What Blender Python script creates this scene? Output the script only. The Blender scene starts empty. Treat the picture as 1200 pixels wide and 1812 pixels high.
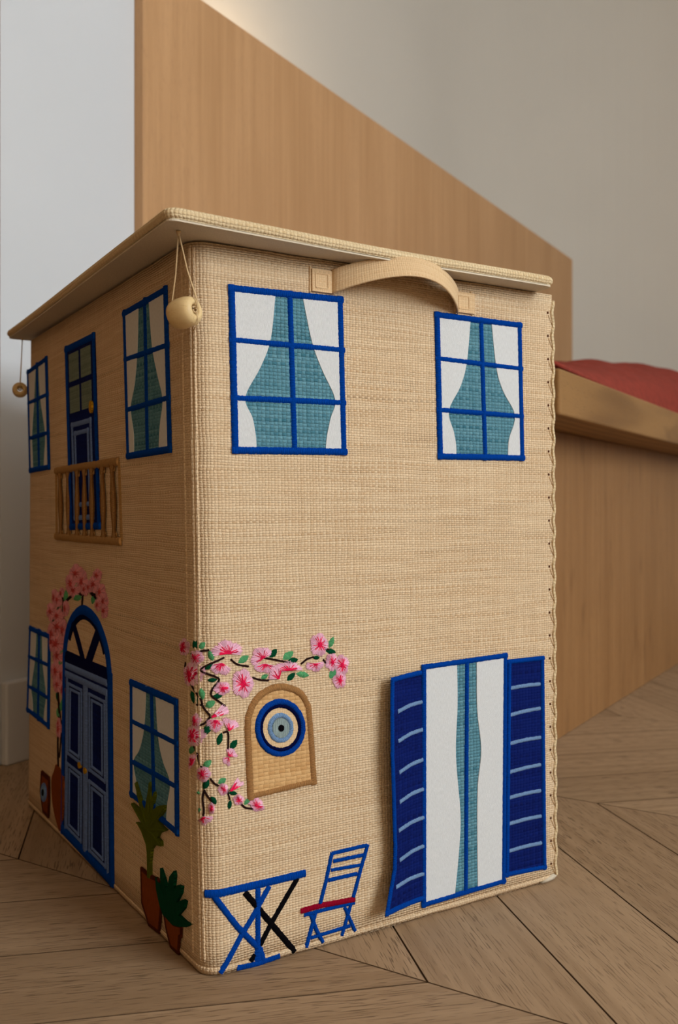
import bpy, bmesh, math, random
from mathutils import Vector, Matrix
from mathutils.geometry import tessellate_polygon

random.seed(7)
PI = math.pi
scene = bpy.context.scene
COL = scene.collection

# ------------------------------------------------------------------ camera
CAM_H, FOC, CX, HZ = 0.384, 1715.0, 600.0, 897.0
cam_d = bpy.data.cameras.new('camera')
cam = bpy.data.objects.new('camera', cam_d)
COL.objects.link(cam)
scene.camera = cam
cam.location = (0, 0, CAM_H)
cam.rotation_euler = (PI / 2, 0, 0)
cam_d.sensor_fit = 'HORIZONTAL'
cam_d.sensor_width = 24.0
cam_d.lens = 24.0 * FOC / 1200.0
cam_d.shift_y = -9.0 / 1200.0
cam_d.clip_start = 0.02
cam_d.dof.use_dof = True
cam_d.dof.focus_distance = 0.86
cam_d.dof.aperture_fstop = 7.6

# ------------------------------------------------------------------ world, light, exposure
scene.view_settings.view_transform = 'Standard'
scene.view_settings.look = 'None'
scene.view_settings.gamma = 1.0
scene.view_settings.use_curve_mapping = False
scene.view_settings.exposure = 0.0
world = bpy.data.worlds.new('sky'); scene.world = world
world.use_nodes = True
bg = world.node_tree.nodes['Background']
bg.inputs[0].default_value = (0.80, 0.90, 1.0, 1)
bg.inputs[1].default_value = 1.0

YAW = math.radians(31.2)
UV_ = Vector((math.sin(YAW), math.cos(YAW), 0))      # along the back wall, away from the camera
NV_ = Vector((math.cos(YAW), -math.sin(YAW), 0))     # out of the back wall, into the room
def R(n, s, z=0.0):
    p = NV_ * n + UV_ * s
    return Vector((p.x, p.y, z))

N_WALL, N_BACK, N_OPP = -1.1776, -1.62, 2.9
S_NEAR, S_PANEL, S_END, CEIL = -1.15, 1.257, 4.4, 2.78
WIN = (-0.55, 1.45, 0.75, 2.5)                          # window opening in the opposite wall: s0, s1, z0, z1

def area_light(name, loc, direction, sx, sy, power, color):
    d = bpy.data.lights.new(name, 'AREA'); d.shape = 'RECTANGLE'
    d.size, d.size_y, d.energy, d.color = sx, sy, power, color
    o = bpy.data.objects.new(name, d); COL.objects.link(o)
    o.location = loc
    o.rotation_euler = direction.to_track_quat('-Z', 'Y').to_euler()
    return o
area_light('daylight', R(N_OPP + 0.12, (WIN[0] + WIN[1]) / 2, (WIN[2] + WIN[3]) / 2), -NV_,
           WIN[1] - WIN[0], WIN[3] - WIN[2], 114.0, (0.90, 0.97, 1.0))
lamp_d = bpy.data.lights.new('uplight', 'POINT')
lamp_d.energy, lamp_d.color, lamp_d.shadow_soft_size = 3.0, (1.0, 0.72, 0.42), 0.04
lamp = bpy.data.objects.new('uplight', lamp_d); COL.objects.link(lamp)
lamp.location = R(-1.40, 2.05, 1.52)

# ------------------------------------------------------------------ material helpers
def lin(c):
    return tuple(((x / 255) / 12.92 if x / 255 <= 0.04045 else ((x / 255 + 0.055) / 1.055) ** 2.4) for x in c) + (1.0,)

class NT:
    def __init__(self, name, rough=0.8, spec=0.3):
        self.mat = bpy.data.materials.new(name); self.mat.use_nodes = True
        self.t = self.mat.node_tree
        self.b = self.t.nodes['Principled BSDF']
        self.b.inputs['Roughness'].default_value = rough
        self.b.inputs['Specular IOR Level'].default_value = spec
    def n(self, kind, **kw):
        x = self.t.nodes.new(kind)
        for k, v in kw.items(): setattr(x, k, v)
        return x
    def put(self, sock, v):
        if isinstance(v, bpy.types.NodeSocket): self.t.links.new(v, sock)
        elif isinstance(v, (tuple, list)): sock.default_value = tuple(v)[:len(sock.default_value)]
        else: sock.default_value = v
    def m(self, op, a, b=0.0, c=None, clamp=False):
        x = self.n('ShaderNodeMath', operation=op, use_clamp=clamp)
        self.put(x.inputs[0], a); self.put(x.inputs[1], b)
        if c is not None: self.put(x.inputs[2], c)
        return x.outputs[0]
    def sep(self, v):
        x = self.n('ShaderNodeSeparateXYZ'); self.put(x.inputs[0], v); return x.outputs
    def comb(self, x_, y_, z_=0.0):
        x = self.n('ShaderNodeCombineXYZ')
        for i, v in enumerate((x_, y_, z_)): self.put(x.inputs[i], v)
        return x.outputs[0]
    def noise(self, vec, scale=1.0, detail=2.0, rough=0.5):
        x = self.n('ShaderNodeTexNoise'); self.put(x.inputs['Vector'], vec)
        x.inputs['Scale'].default_value = scale; x.inputs['Detail'].default_value = detail
        x.inputs['Roughness'].default_value = rough
        return x.outputs['Fac']
    def ramp(self, f, lo, hi, a=0.0, b=1.0):
        x = self.n('ShaderNodeMapRange', interpolation_type='SMOOTHSTEP')
        self.put(x.inputs[0], f); x.inputs[1].default_value = lo; x.inputs[2].default_value = hi
        x.inputs[3].default_value = a; x.inputs[4].default_value = b
        return x.outputs[0]
    def mix(self, f, a, b, blend='MIX'):
        x = self.n('ShaderNodeMix', data_type='RGBA', blend_type=blend)
        self.put(x.inputs[0], f); self.put(x.inputs[6], a); self.put(x.inputs[7], b)
        return x.outputs[2]
    def bump(self, h, dist, strength=1.0):
        x = self.n('ShaderNodeBump'); x.inputs['Strength'].default_value = strength
        x.inputs['Distance'].default_value = dist; self.put(x.inputs['Height'], h)
        self.t.links.new(x.outputs[0], self.b.inputs['Normal'])
    def color(self, c): self.put(self.b.inputs['Base Color'], c)
    def uv(self): return self.n('ShaderNodeTexCoord').outputs['UV']
    def obj(self): return self.n('ShaderNodeTexCoord').outputs['Object']

def weave_mat(name, wx, wy, c_lo, c_hi, gap, bump=0.0007, gappy=0.35, rough=0.85, wob=0.0012, warp_c=None, base=0.14):
    """plain weave of flat strands, UV in metres"""
    g = NT(name, rough, 0.06)
    uv = g.uv(); s = g.sep(uv)
    d1 = g.m('MULTIPLY', g.m('SUBTRACT', g.noise(uv, 38, 2), 0.5), wob * 2)
    d2 = g.m('MULTIPLY', g.m('SUBTRACT', g.noise(g.comb(g.m('MULTIPLY', s[0], 14), g.m('MULTIPLY', s[1], 60)), 1, 2), 0.5), wob * 2.4)
    sx = g.m('DIVIDE', g.m('ADD', s[0], d1), wx); sy = g.m('DIVIDE', g.m('ADD', s[1], d2), wy)
    fx, fy = g.m('FRACT', sx), g.m('FRACT', sy)
    ix, iy = g.m('FLOOR', sx), g.m('FLOOR', sy)
    par = g.m('SUBTRACT', g.m('MULTIPLY', g.m('FLOORED_MODULO', g.m('ADD', ix, iy), 2.0), 2.0), 1.0)
    def prof(f):
        q = g.m('SUBTRACT', g.m('MULTIPLY', f, 2.0), 1.0)
        return g.m('SUBTRACT', 1.0, g.m('POWER', g.m('ABSOLUTE', q), 3.0))
    wl = g.m('MULTIPLY_ADD', g.m('MULTIPLY', g.m('SINE', g.m('MULTIPLY', fx, PI)), par), 0.5, 0.5)
    pl = g.m('MULTIPLY_ADD', g.m('MULTIPLY', g.m('SINE', g.m('MULTIPLY', fy, PI)), par), -0.5, 0.5)
    hw = g.m('MULTIPLY', prof(fy), wl); hp = g.m('MULTIPLY', prof(fx), pl)
    h = g.m('MAXIMUM', hw, hp)
    isw = g.ramp(g.m('SUBTRACT', hw, hp), -0.08, 0.08)
    row = g.noise(g.comb(g.m('MULTIPLY', s[0], 9), g.m('MULTIPLY', iy, 0.77)), 1, 2)
    colm = g.noise(g.comb(g.m('MULTIPLY', ix, 0.77), g.m('MULTIPLY', s[1], 9), 7.0), 1, 2)
    strand = g.m('ADD', g.m('MULTIPLY', row, isw), g.m('MULTIPLY', g.m('MULTIPLY_ADD', colm, 0.35, 0.33), g.m('SUBTRACT', 1.0, isw)))
    fine = g.noise(g.comb(g.m('MULTIPLY', s[0], 500), g.m('MULTIPLY', s[1], 1400)), 1, 2)
    c = g.mix(g.ramp(g.m('ADD', g.m('MULTIPLY', strand, 0.75), g.m('MULTIPLY', fine, 0.25)), 0.34, 0.62), lin(c_lo), lin(c_hi))
    if warp_c: c = g.mix(g.m('MULTIPLY', g.m('SUBTRACT', 1.0, isw), 0.6), c, lin(warp_c))
    streak = g.ramp(g.noise(g.comb(g.m('MULTIPLY', s[0], 3.0), g.m('MULTIPLY', iy, 1.73), 5.0), 1, 1), 0.66, 0.74)
    c = g.mix(g.m('MULTIPLY', g.m('MULTIPLY', streak, isw), 0.45), c, lin(tuple(x * 0.72 for x in c_lo)))
    band = g.noise(g.comb(g.m('MULTIPLY', s[0], 5), g.m('MULTIPLY', s[1], 55), 3.0), 1, 3)
    lim = g.ramp(band, 0.47, 0.70, base, base + gappy)
    gapf = g.m('SUBTRACT', 1.0, g.m('DIVIDE', h, lim, clamp=True), clamp=True)
    c = g.mix(g.m('MULTIPLY', gapf, 0.85), c, lin(gap))
    g.color(c)
    hh = g.m('ADD', h, g.m('MULTIPLY', fine, 0.25))
    g.bump(hh, bump)
    return g.mat

def satin_mat(name, c, period=0.00075, var=0.18, bump=0.00035, rough=0.75):
    """satin stitch: fine ridges across the stroke; UV.x runs along it in metres"""
    g = NT(name, 0.9, 0.05)
    s = g.sep(g.uv())
    w = g.m('SINE', g.m('MULTIPLY', s[0], 2 * PI / period))
    no = g.noise(g.comb(g.m('DIVIDE', s[0], period), g.m('MULTIPLY', s[1], 120)), 1.0, 2)
    f = g.m('ADD', g.m('MULTIPLY', w, 0.22), no)
    lo = tuple(x * (1 - var) for x in c); hi = tuple(min(255, x * (1 + var * 0.6)) for x in c)
    g.color(g.mix(g.ramp(f, 0.2, 0.8), lin(lo), lin(hi)))
    g.bump(g.m('ADD', w, g.m('MULTIPLY', no, 1.5)), bump)
    return g.mat

def cloth_mat(name, c, scale=1500, rough=0.9, var=0.05, bump=0.00012):
    g = NT(name, rough, 0.2)
    s = g.sep(g.uv())
    w = g.m('MULTIPLY', g.m('SINE', g.m('MULTIPLY', s[0], scale * 4)), g.m('SINE', g.m('MULTIPLY', s[1], scale * 4)))
    no = g.noise(g.comb(g.m('MULTIPLY', s[0], 1400), g.m('MULTIPLY', s[1], 260)), 1, 3)
    g.color(g.mix(g.ramp(no, 0.3, 0.7), lin(tuple(x * (1 - var) for x in c)), lin(c)))
    g.bump(g.m('ADD', w, g.m('MULTIPLY', no, 2)), bump)
    return g.mat

def plain_mat(name, c, rough=0.8, spec=0.3, var=0.04, scale=30, bump=0.0):
    g = NT(name, rough, spec)
    no = g.noise(g.obj(), scale, 4)
    g.color(g.mix(g.ramp(no, 0.3, 0.7), lin(tuple(x * (1 - var) for x in c)), lin(c)))
    if bump: g.bump(no, bump)
    return g.mat

def wood_mat(name, c_lo, c_hi, dark, axis=2, stretch=0.06, freq=60, pores=0.5, rough=0.5, spec=0.35, perobj=0.0, rings=0.0, knots=0.0, pf=(620, 55), pt=(0.60, 0.70, 0.25)):
    """oak; axis = grain direction in object space"""
    g = NT(name, rough, spec)
    o = g.obj()
    oi = g.n('ShaderNodeObjectInfo').outputs['Random']
    s = list(g.sep(o))
    k = [0, 1, 2]; k.remove(axis)
    off = g.m('MULTIPLY', oi, 37.0)
    L = g.m('ADD', s[axis], off); A = g.m('ADD', s[k[0]], g.m('MULTIPLY', oi, 11.0)); B = s[k[1]]
    base = g.noise(g.comb(g.m('MULTIPLY', L, freq * stretch), g.m('MULTIPLY', A, freq), g.m('MULTIPLY', B, freq)), 1, 4, 0.6)
    broad = g.noise(g.comb(g.m('MULTIPLY', L, 1.6), g.m('MULTIPLY', A, 9), g.m('MULTIPLY', B, 9)), 1, 3)
    f = g.m('ADD', g.m('MULTIPLY', base, 0.55), g.m('MULTIPLY', broad, 0.45))
    if rings:
        wv = g.n('ShaderNodeTexWave', wave_type='BANDS', bands_direction='Y')
        g.put(wv.inputs['Vector'], g.comb(g.m('MULTIPLY', L, 0.55), g.m('MULTIPLY', A, 4.0), g.m('MULTIPLY', B, 4.0)))
        wv.inputs['Scale'].default_value = 3.0; wv.inputs['Distortion'].default_value = 9.0
        wv.inputs['Detail'].default_value = 2.0; wv.inputs['Detail Scale'].default_value = 0.7
        f = g.m('ADD', g.m('MULTIPLY', f, 1 - rings), g.m('MULTIPLY', wv.outputs['Fac'], rings))
    if perobj: f = g.m('ADD', f, g.m('MULTIPLY', g.m('SUBTRACT', oi, 0.5), perobj))
    c = g.mix(g.ramp(f, 0.28, 0.72), lin(c_lo), lin(c_hi))
    po = g.noise(g.comb(g.m('MULTIPLY', L, pf[1]), g.m('MULTIPLY', A, pf[0]), g.m('MULTIPLY', B, pf[0])), 1, 1)
    pm = g.m('MULTIPLY', g.ramp(po, pt[0], pt[1]), g.ramp(broad, 0.40, 0.58, pt[2], 1.0))
    c = g.mix(g.m('MULTIPLY', pm, pores), c, lin(dark))
    if knots:
        vo = g.noise(g.comb(g.m('MULTIPLY', L, 7), g.m('MULTIPLY', A, 22), g.m('MULTIPLY', B, 22)), 1, 2)
        c = g.mix(g.m('MULTIPLY', g.ramp(vo, 0.58, 0.72), knots), c, lin(dark))
    g.color(c)
    g.bump(g.m('SUBTRACT', base, g.m('MULTIPLY', pm, 0.8)), 0.0004, 0.6)
    return g.mat

RAF = weave_mat('raffia', 0.0031, 0.0021, (208, 174, 136), (232, 206, 172), (144, 118, 94), bump=0.00095, gappy=0.55, base=0.07, wob=0.0017)
M = dict(
    raffia=RAF,
    raffia_lid=weave_mat('raffia_lid', 0.0034, 0.0026, (212, 184, 142), (230, 208, 170), (150, 118, 84), bump=0.0009),
    raffia_band=weave_mat('raffia_band', 0.0022, 0.0019, (214, 178, 136), (226, 196, 156), (184, 146, 106), bump=0.0003, gappy=0.05),
    teal=weave_mat('teal_weave', 0.0040, 0.0030, (60, 112, 130), (106, 154, 170), (28, 60, 80), gappy=0.35, bump=0.0013, wob=0.0006),
    navy=weave_mat('navy_weave', 0.0040, 0.0030, (6, 18, 76), (12, 30, 100), (3, 8, 44), gappy=0.1, bump=0.0005),
    tan_weave=weave_mat('tan_weave', 0.0052, 0.0034, (196, 150, 98), (216, 174, 122), (150, 106, 62), gappy=0.12, bump=0.0008),
    sage=weave_mat('sage_weave', 0.0030, 0.0026, (96, 112, 104), (124, 138, 126), (70, 84, 80), gappy=0.1, bump=0.0003),
    blue=satin_mat('blue_thread', (0, 78, 192)),
    bright_blue=satin_mat('bright_blue_thread', (8, 76, 186)),
    navy_thread=satin_mat('navy_thread', (8, 16, 74)),
    sky=satin_mat('light_blue_thread', (146, 184, 240)),
    periwinkle=satin_mat('periwinkle_thread', (132, 162, 228)),
    pale=satin_mat('pale_blue_thread', (178, 200, 202)),
    black=satin_mat('black_thread', (14, 12, 18)),
    red=satin_mat('red_thread', (176, 14, 52)),
    pink=satin_mat('pink_thread', (238, 184, 206), var=0.10, bump=0.0001),
    rose=satin_mat('rose_thread', (222, 26, 76), bump=0.0001),
    pink_dull=satin_mat('dusty_pink_thread', (226, 152, 164), var=0.12, bump=0.0001),
    rose_dull=satin_mat('dusty_rose_thread', (190, 74, 76), bump=0.0001),
    leaf_dark=satin_mat('dark_green_thread', (10, 92, 58)),
    leaf_light=satin_mat('light_green_thread', (108, 198, 134)),
    stem=satin_mat('dark_brown_thread', (52, 30, 28)),
    brown=satin_mat('tan_brown_thread', (200, 146, 92)),
    rail=satin_mat('rail_brown_thread', (208, 160, 104)),
    rail_dark=satin_mat('rail_dark_thread', (158, 108, 58)),
    rust=satin_mat('rust_thread', (150, 74, 30), period=0.0011),
    rust_dark=satin_mat('dark_rust_thread', (96, 42, 18)),
    olive=satin_mat('olive_thread', (96, 108, 24), period=0.001),
    agave=satin_mat('deep_green_thread', (6, 72, 48), period=0.001),
    yellow=satin_mat('yellow_thread', (226, 168, 30)),
    white=cloth_mat('white_cotton', (226, 228, 230)),
    lining=cloth_mat('lining_fabric', (224, 210, 188)),
    cord=plain_mat('flax_cord', (214, 184, 140), 0.9),
    bead=wood_mat('bead_wood', (214, 180, 126), (232, 204, 152), (180, 130, 80), axis=0, freq=60, pores=0.15, rough=0.45),
    wall=plain_mat('white_paint', (214, 217, 222), 0.85, 0.2, 0.012, 3),
    ceiling_white=plain_mat('ceiling_white', (244, 240, 232), 0.9, 0.1, 0.01, 2),
    wall2=plain_mat('warm_white_paint', (220, 214, 205), 0.85, 0.2, 0.012, 2),
    skirting=plain_mat('skirting_paint', (216, 216, 218), 0.6, 0.3, 0.02, 4),
    panel=wood_mat('oak_veneer', (184, 140, 96), (205, 160, 115), (150, 108, 70), axis=2, stretch=0.03, freq=70, pores=0.25, rough=0.55),
    cream=plain_mat('cream_paint', (228, 198, 158), 0.85, 0.2, 0.02, 2),
    walnut=wood_mat('walnut', (104, 74, 48), (126, 92, 62), (80, 54, 34), axis=2, stretch=0.03, freq=60, pores=0.2),
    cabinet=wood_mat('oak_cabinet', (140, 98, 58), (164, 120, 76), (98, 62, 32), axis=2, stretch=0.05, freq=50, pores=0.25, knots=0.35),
    slab=wood_mat('oak_slab', (122, 86, 48), (152, 112, 66), (78, 50, 24), axis=0, stretch=0.08, freq=40, pores=0.3, knots=0.3, rings=0.35),
    floor=wood_mat('oak_floor', (152, 124, 95), (178, 149, 118), (84, 62, 44), axis=0, stretch=0.03, freq=110, pores=0.65, perobj=0.25, rings=0.10, rough=0.6, spec=0.2, pf=(640, 38), pt=(0.57, 0.65, 0.45)),
    joint=plain_mat('stained_bevel', (84, 64, 46), 0.9, 0.1),
    gap=plain_mat('floor_underlay', (60, 44, 30), 0.9),
    cushion=plain_mat('terracotta_linen', (152, 64, 52), 0.95, 0.15, 0.12, 60, 0.0006),
    metal=plain_mat('brass', (180, 150, 90), 0.4),
    frame_white=plain_mat('window_paint', (225, 226, 228), 0.5),
)

# ------------------------------------------------------------------ object helpers
WO = {}
def link(o, parent=None, origin=Vector((0, 0, 0))):
    COL.objects.link(o)
    if parent is not None:
        o.parent = parent; o.location = origin - WO[parent.name]
    else:
        o.location = origin
    WO[o.name] = Vector(origin)
    return o
def tag(o, label=None, cat=None, group=None, kind=None):
    if label: o['label'] = label
    if cat: o['category'] = cat
    if group: o['group'] = group
    if kind: o['kind'] = kind
    return o
def empty(name, loc, label, cat, group=None):
    o = bpy.data.objects.new(name, None); o.empty_display_size = 0.05
    link(o, None, Vector(loc)); return tag(o, label, cat, group)

class MB:
    """collects vertices, faces, uvs and material slots for ONE mesh object"""
    def __init__(self): self.v, self.f, self.uv, self.mi = [], [], [], []
    def vert(self, p): self.v.append(Vector(p)); return len(self.v) - 1
    def face(self, idx, uvs=None, mi=0):
        self.f.append(tuple(idx)); self.uv.append(uvs or [(0, 0)] * len(idx)); self.mi.append(mi)
    def build(self, name, mats, parent=None, label=None, smooth=True, kind=None, origin=None):
        if origin is None:
            lo = Vector([min(p[i] for p in self.v) for i in range(3)]); hi = Vector([max(p[i] for p in self.v) for i in range(3)])
            origin = (lo + hi) / 2
        me = bpy.data.meshes.new(name)
        me.from_pydata([p - origin for p in self.v], [], self.f)
        ul = me.uv_layers.new(name='UVMap')
        flat = [c for fu in self.uv for q in fu for c in q]
        ul.data.foreach_set('uv', flat)
        if not isinstance(mats, (list, tuple)): mats = [mats]
        for m in mats: me.materials.append(m)
        me.polygons.foreach_set('material_index', self.mi)
        me.polygons.foreach_set('use_smooth', [smooth] * len(self.f))
        me.update()
        o = bpy.data.objects.new(name, me)
        link(o, parent, origin)
        return tag(o, label, None, None, kind)
    def box(self, fn, a0, a1, b0, b1, c0, c1, mi=0):
        """fn(a,b,c) -> world point"""
        k = [self.vert(fn(a, b, c)) for a in (a0, a1) for b in (b0, b1) for c in (c0, c1)]
        for q in ((0, 1, 3, 2), (4, 6, 7, 5), (0, 4, 5, 1), (2, 3, 7, 6), (0, 2, 6, 4), (1, 5, 7, 3)):
            self.face([k[i] for i in q], None, mi)
        return self
    def tube(self, pts, rad, seg=8, mi=0, caps=True):
        pts = [Vector(p) for p in pts]; rings = []; L = 0; up = Vector((0.123, 0.345, 0.93)).normalized()
        for i, p in enumerate(pts):
            d = (pts[min(i + 1, len(pts) - 1)] - pts[max(i - 1, 0)]).normalized()
            a = d.cross(up)
            if a.length < 0.05: a = d.cross(Vector((1, 0, 0)))
            a.normalize(); b = d.cross(a)
            if i: L += (p - pts[i - 1]).length
            r = rad[i] if isinstance(rad, (list, tuple)) else rad
            rings.append(([self.vert(p + (a * math.cos(2 * PI * k / seg) + b * math.sin(2 * PI * k / seg)) * r) for k in range(seg)], L))
        for (r0, l0), (r1, l1) in zip(rings, rings[1:]):
            for k in range(seg):
                k2 = (k + 1) % seg
                self.face((r0[k], r1[k], r1[k2], r0[k2]), [(l0, k / seg * .01), (l1, k / seg * .01), (l1, (k + 1) / seg * .01), (l0, (k + 1) / seg * .01)], mi)
        if caps:
            self.face(rings[0][0]); self.face(rings[-1][0][::-1])
        return self

def bevel_obj(o, w, seg=2):
    m = o.modifiers.new('bevel', 'BEVEL'); m.width = w; m.segments = seg; m.limit_method = 'ANGLE'
    return o

# ------------------------------------------------------------------ the room shell
def rbox(name, n0, n1, s0, s1, z0, z1, mat, kind='structure', parent=None, label=None, local=False, bev=0.0):
    """a box in room axes; the object is rotated so its x runs along the wall"""
    cn, cs = (n0 + n1) / 2, (s0 + s1) / 2
    hs, hn, hz = (s1 - s0) / 2, (n1 - n0) / 2, (z1 - z0) / 2
    bm = bmesh.new(); bmesh.ops.create_cube(bm, size=2.0)
    for v in bm.verts: v.co = Vector((v.co.x * hs, v.co.y * hn, v.co.z * hz))
    me = bpy.data.meshes.new(name); bm.to_mesh(me); bm.free(); me.materials.append(mat)
    o = bpy.data.objects.new(name, me); link(o, parent, R(cn, cs, (z0 + z1) / 2))
    o.rotation_euler = (0, 0, PI / 2 - YAW)
    if bev: bevel_obj(o, bev)
    return tag(o, label, None, None, kind)

rbox('wall_left', N_BACK - 0.1, N_WALL, 0.972, S_PANEL, 0, CEIL, M['wall'])
rbox('dark_bounce_wall', N_BACK - 0.1, N_WALL - 0.012, S_NEAR, 0.972, 0, CEIL, M['walnut'])  # unseen walnut surface, added to dim and warm the bounce on the box's left side
# the wall behind the panel runs on in one soft curve into the far wall
COVE = 0.9
prof_w = [(N_BACK, S_PANEL)] + [(N_BACK + COVE * (1 - math.cos(PI / 2 * k / 24)), S_END - COVE + COVE * math.sin(PI / 2 * k / 24)) for k in range(25)] + [(N_OPP + 0.15, S_END)]
outer_w = [(N_BACK - 0.1, S_PANEL), (N_BACK - 0.1, S_END + 0.1), (N_OPP + 0.15, S_END + 0.1)]
wb = MB()
for (n0, s0), (n1, s1) in zip(prof_w, prof_w[1:]):
    a = [wb.vert(R(n0, s0, 0)), wb.vert(R(n1, s1, 0)), wb.vert(R(n1, s1, CEIL)), wb.vert(R(n0, s0, CEIL))]
    wb.face(a[::-1])
for (n0, s0), (n1, s1) in zip(outer_w, outer_w[1:]):
    a = [wb.vert(R(n0, s0, 0)), wb.vert(R(n1, s1, 0)), wb.vert(R(n1, s1, CEIL)), wb.vert(R(n0, s0, CEIL))]
    wb.face(a)
wb.build('wall_back', M['wall2'], kind='structure')
rbox('wall_near', N_BACK - 0.1, N_OPP + 0.15, S_NEAR - 0.1, S_NEAR, 0, CEIL, M['cream'])  # unseen wall, set close and tinted to warm the fill on the box's left side
rbox('ceiling', N_BACK - 0.1, N_OPP + 0.15, S_NEAR - 0.1, S_END + 0.1, CEIL, CEIL + 0.1, M['ceiling_white'])
wr = MB()
fnR = lambda n, s, z: R(n, s, z)
wr.box(fnR, N_OPP, N_OPP + 0.15, S_NEAR, WIN[0], 0, CEIL).box(fnR, N_OPP, N_OPP + 0.15, WIN[1], S_END, 0, CEIL)
wr.box(fnR, N_OPP, N_OPP + 0.15, WIN[0], WIN[1], 0, WIN[2]).box(fnR, N_OPP, N_OPP + 0.15, WIN[0], WIN[1], WIN[3], CEIL)
wr.build('wall_right', M['wall2'], kind='structure', smooth=False)
wf = MB()
for s in (WIN[0], (WIN[0] + WIN[1]) / 2 - 0.03, WIN[1] - 0.06): wf.box(fnR, N_OPP + 0.02, N_OPP + 0.08, s, s + 0.06, WIN[2], WIN[3])
for z in (WIN[2], WIN[3] - 0.06): wf.box(fnR, N_OPP + 0.02, N_OPP + 0.08, WIN[0], WIN[1], z, z + 0.06)
wf.build('window_1', M['frame_white'], kind='structure', smooth=False)
rbox('baseboard_left', N_WALL, N_WALL + 0.014, 0.972, S_PANEL - 0.001, 0.0, 0.1235, M['skirting'], bev=0.003)

# ------------------------------------------------------------------ chevron parquet: every plank a part of the floor
floor = rbox('floor', N_BACK - 0.1, N_OPP + 0.15, S_NEAR - 0.1, S_END + 0.1, -0.05, -0.012, M['gap'])
FY = math.radians(33.0)                                # the parquet lies a hair off square to the walls
fn_ = Vector((math.cos(FY), -math.sin(FY))); fu_ = Vector((math.sin(FY), math.cos(FY)))
BAND, PER = 0.54, 0.1675
def clip_poly(poly, f):
    out = []
    for i, p in enumerate(poly):
        q = poly[(i + 1) % len(poly)]; a, b = f(p), f(q)
        if a >= 0: out.append(p)
        if (a >= 0) != (b >= 0): out.append(p + (q - p) * (a / (a - b)))
    return out
def inset(poly, d):
    out = []; n = len(poly)
    for i in range(n):
        p0, p1, p2 = poly[i - 1], poly[i], poly[(i + 1) % n]
        e1 = (p1 - p0).normalized(); e2 = (p2 - p1).normalized()
        n1 = Vector((-e1.y, e1.x)); n2 = Vector((-e2.y, e2.x))
        k = n1 + n2
        out.append(p1 + k * (d / max(0.15, 1 + n1.dot(n2))))
    return out
def plank_mesh(poly):
    area = sum(poly[i].x * poly[(i + 1) % len(poly)].y - poly[(i + 1) % len(poly)].x * poly[i].y for i in range(len(poly)))
    if area < 0: poly = poly[::-1]
    loops = [(inset(poly, 0.00035), -0.0115), (inset(poly, 0.00035), -0.0006), (inset(poly, 0.0009), 0.0)]
    n = len(poly); vs = []; fs = []
    for lp, z in loops: vs += [(p.x, p.y, z) for p in lp]
    for k in range(2):
        for i in range(n):
            j = (i + 1) % n
            fs.append((k * n + i, k * n + j, (k + 1) * n + j, (k + 1) * n + i))
    fs.append(tuple(range(2 * n, 3 * n)))
    me = bpy.data.meshes.new('plank'); me.from_pydata(vs, [], fs); me.materials.append(M['floor']); me.materials.append(M['joint'])
    me.polygons.foreach_set('material_index', [1] * (2 * n) + [0]); me.update()
    return me
nw = Vector((NV_.x, NV_.y)); uw = Vector((UV_.x, UV_.y))
LIM = [lambda p: p.dot(nw) - (N_WALL + 0.002), lambda p: 1.75 - p.dot(nw), lambda p: p.dot(uw) + 0.35, lambda p: 4.399 - p.dot(uw)]
shared = {}
P0 = Vector((0.0717, 0.783))
for bnd in range(-3, 9):
    odd = bnd % 2
    g = (fu_ - fn_).normalized() if not odd else (fu_ + fn_).normalized()     # grain direction in this band
    shift0 = 0.0
    base = P0 + fu_ * (BAND * bnd) + fn_ * (-BAND if odd else 0.0)
    for k in range(-22, 22):
        o = base + fn_ * (PER * k)
        quad = [o, o + fn_ * PER, o + fn_ * PER + g * (BAND * math.sqrt(2)), o + g * (BAND * math.sqrt(2))]
        cut = quad
        for f in LIM:
            cut = clip_poly(cut, f)
            if len(cut) < 3: break
        if len(cut) < 3: continue
        ctr = (quad[0] + quad[2]) / 2
        ang = math.atan2(g.y, g.x); ca, sa = math.cos(-ang), math.sin(-ang)
        loc = lambda p: Vector(((p.x - ctr.x) * ca - (p.y - ctr.y) * sa, (p.x - ctr.x) * sa + (p.y - ctr.y) * ca))
        full = len(cut) == 4 and all((a - b).length < 1e-6 for a, b in zip(cut, quad))
        if full:
            if odd not in shared: shared[odd] = plank_mesh([loc(p) for p in quad])
            me = shared[odd]
        else:
            ar = abs(sum(cut[i].x * cut[(i + 1) % len(cut)].y - cut[(i + 1) % len(cut)].x * cut[i].y for i in range(len(cut)))) / 2
            if ar < 0.0006: continue
            me = plank_mesh([loc(p) for p in cut])
        po = bpy.data.objects.new('plank', me); COL.objects.link(po); po.parent = floor
        w = Vector((ctr.x, ctr.y, 0))
        po.matrix_parent_inverse = (Matrix.Translation(WO['floor']) @ Matrix.Rotation(PI / 2 - YAW, 4, 'Z')).inverted()
        po.location = w; po.rotation_euler = (0, 0, ang)

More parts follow.
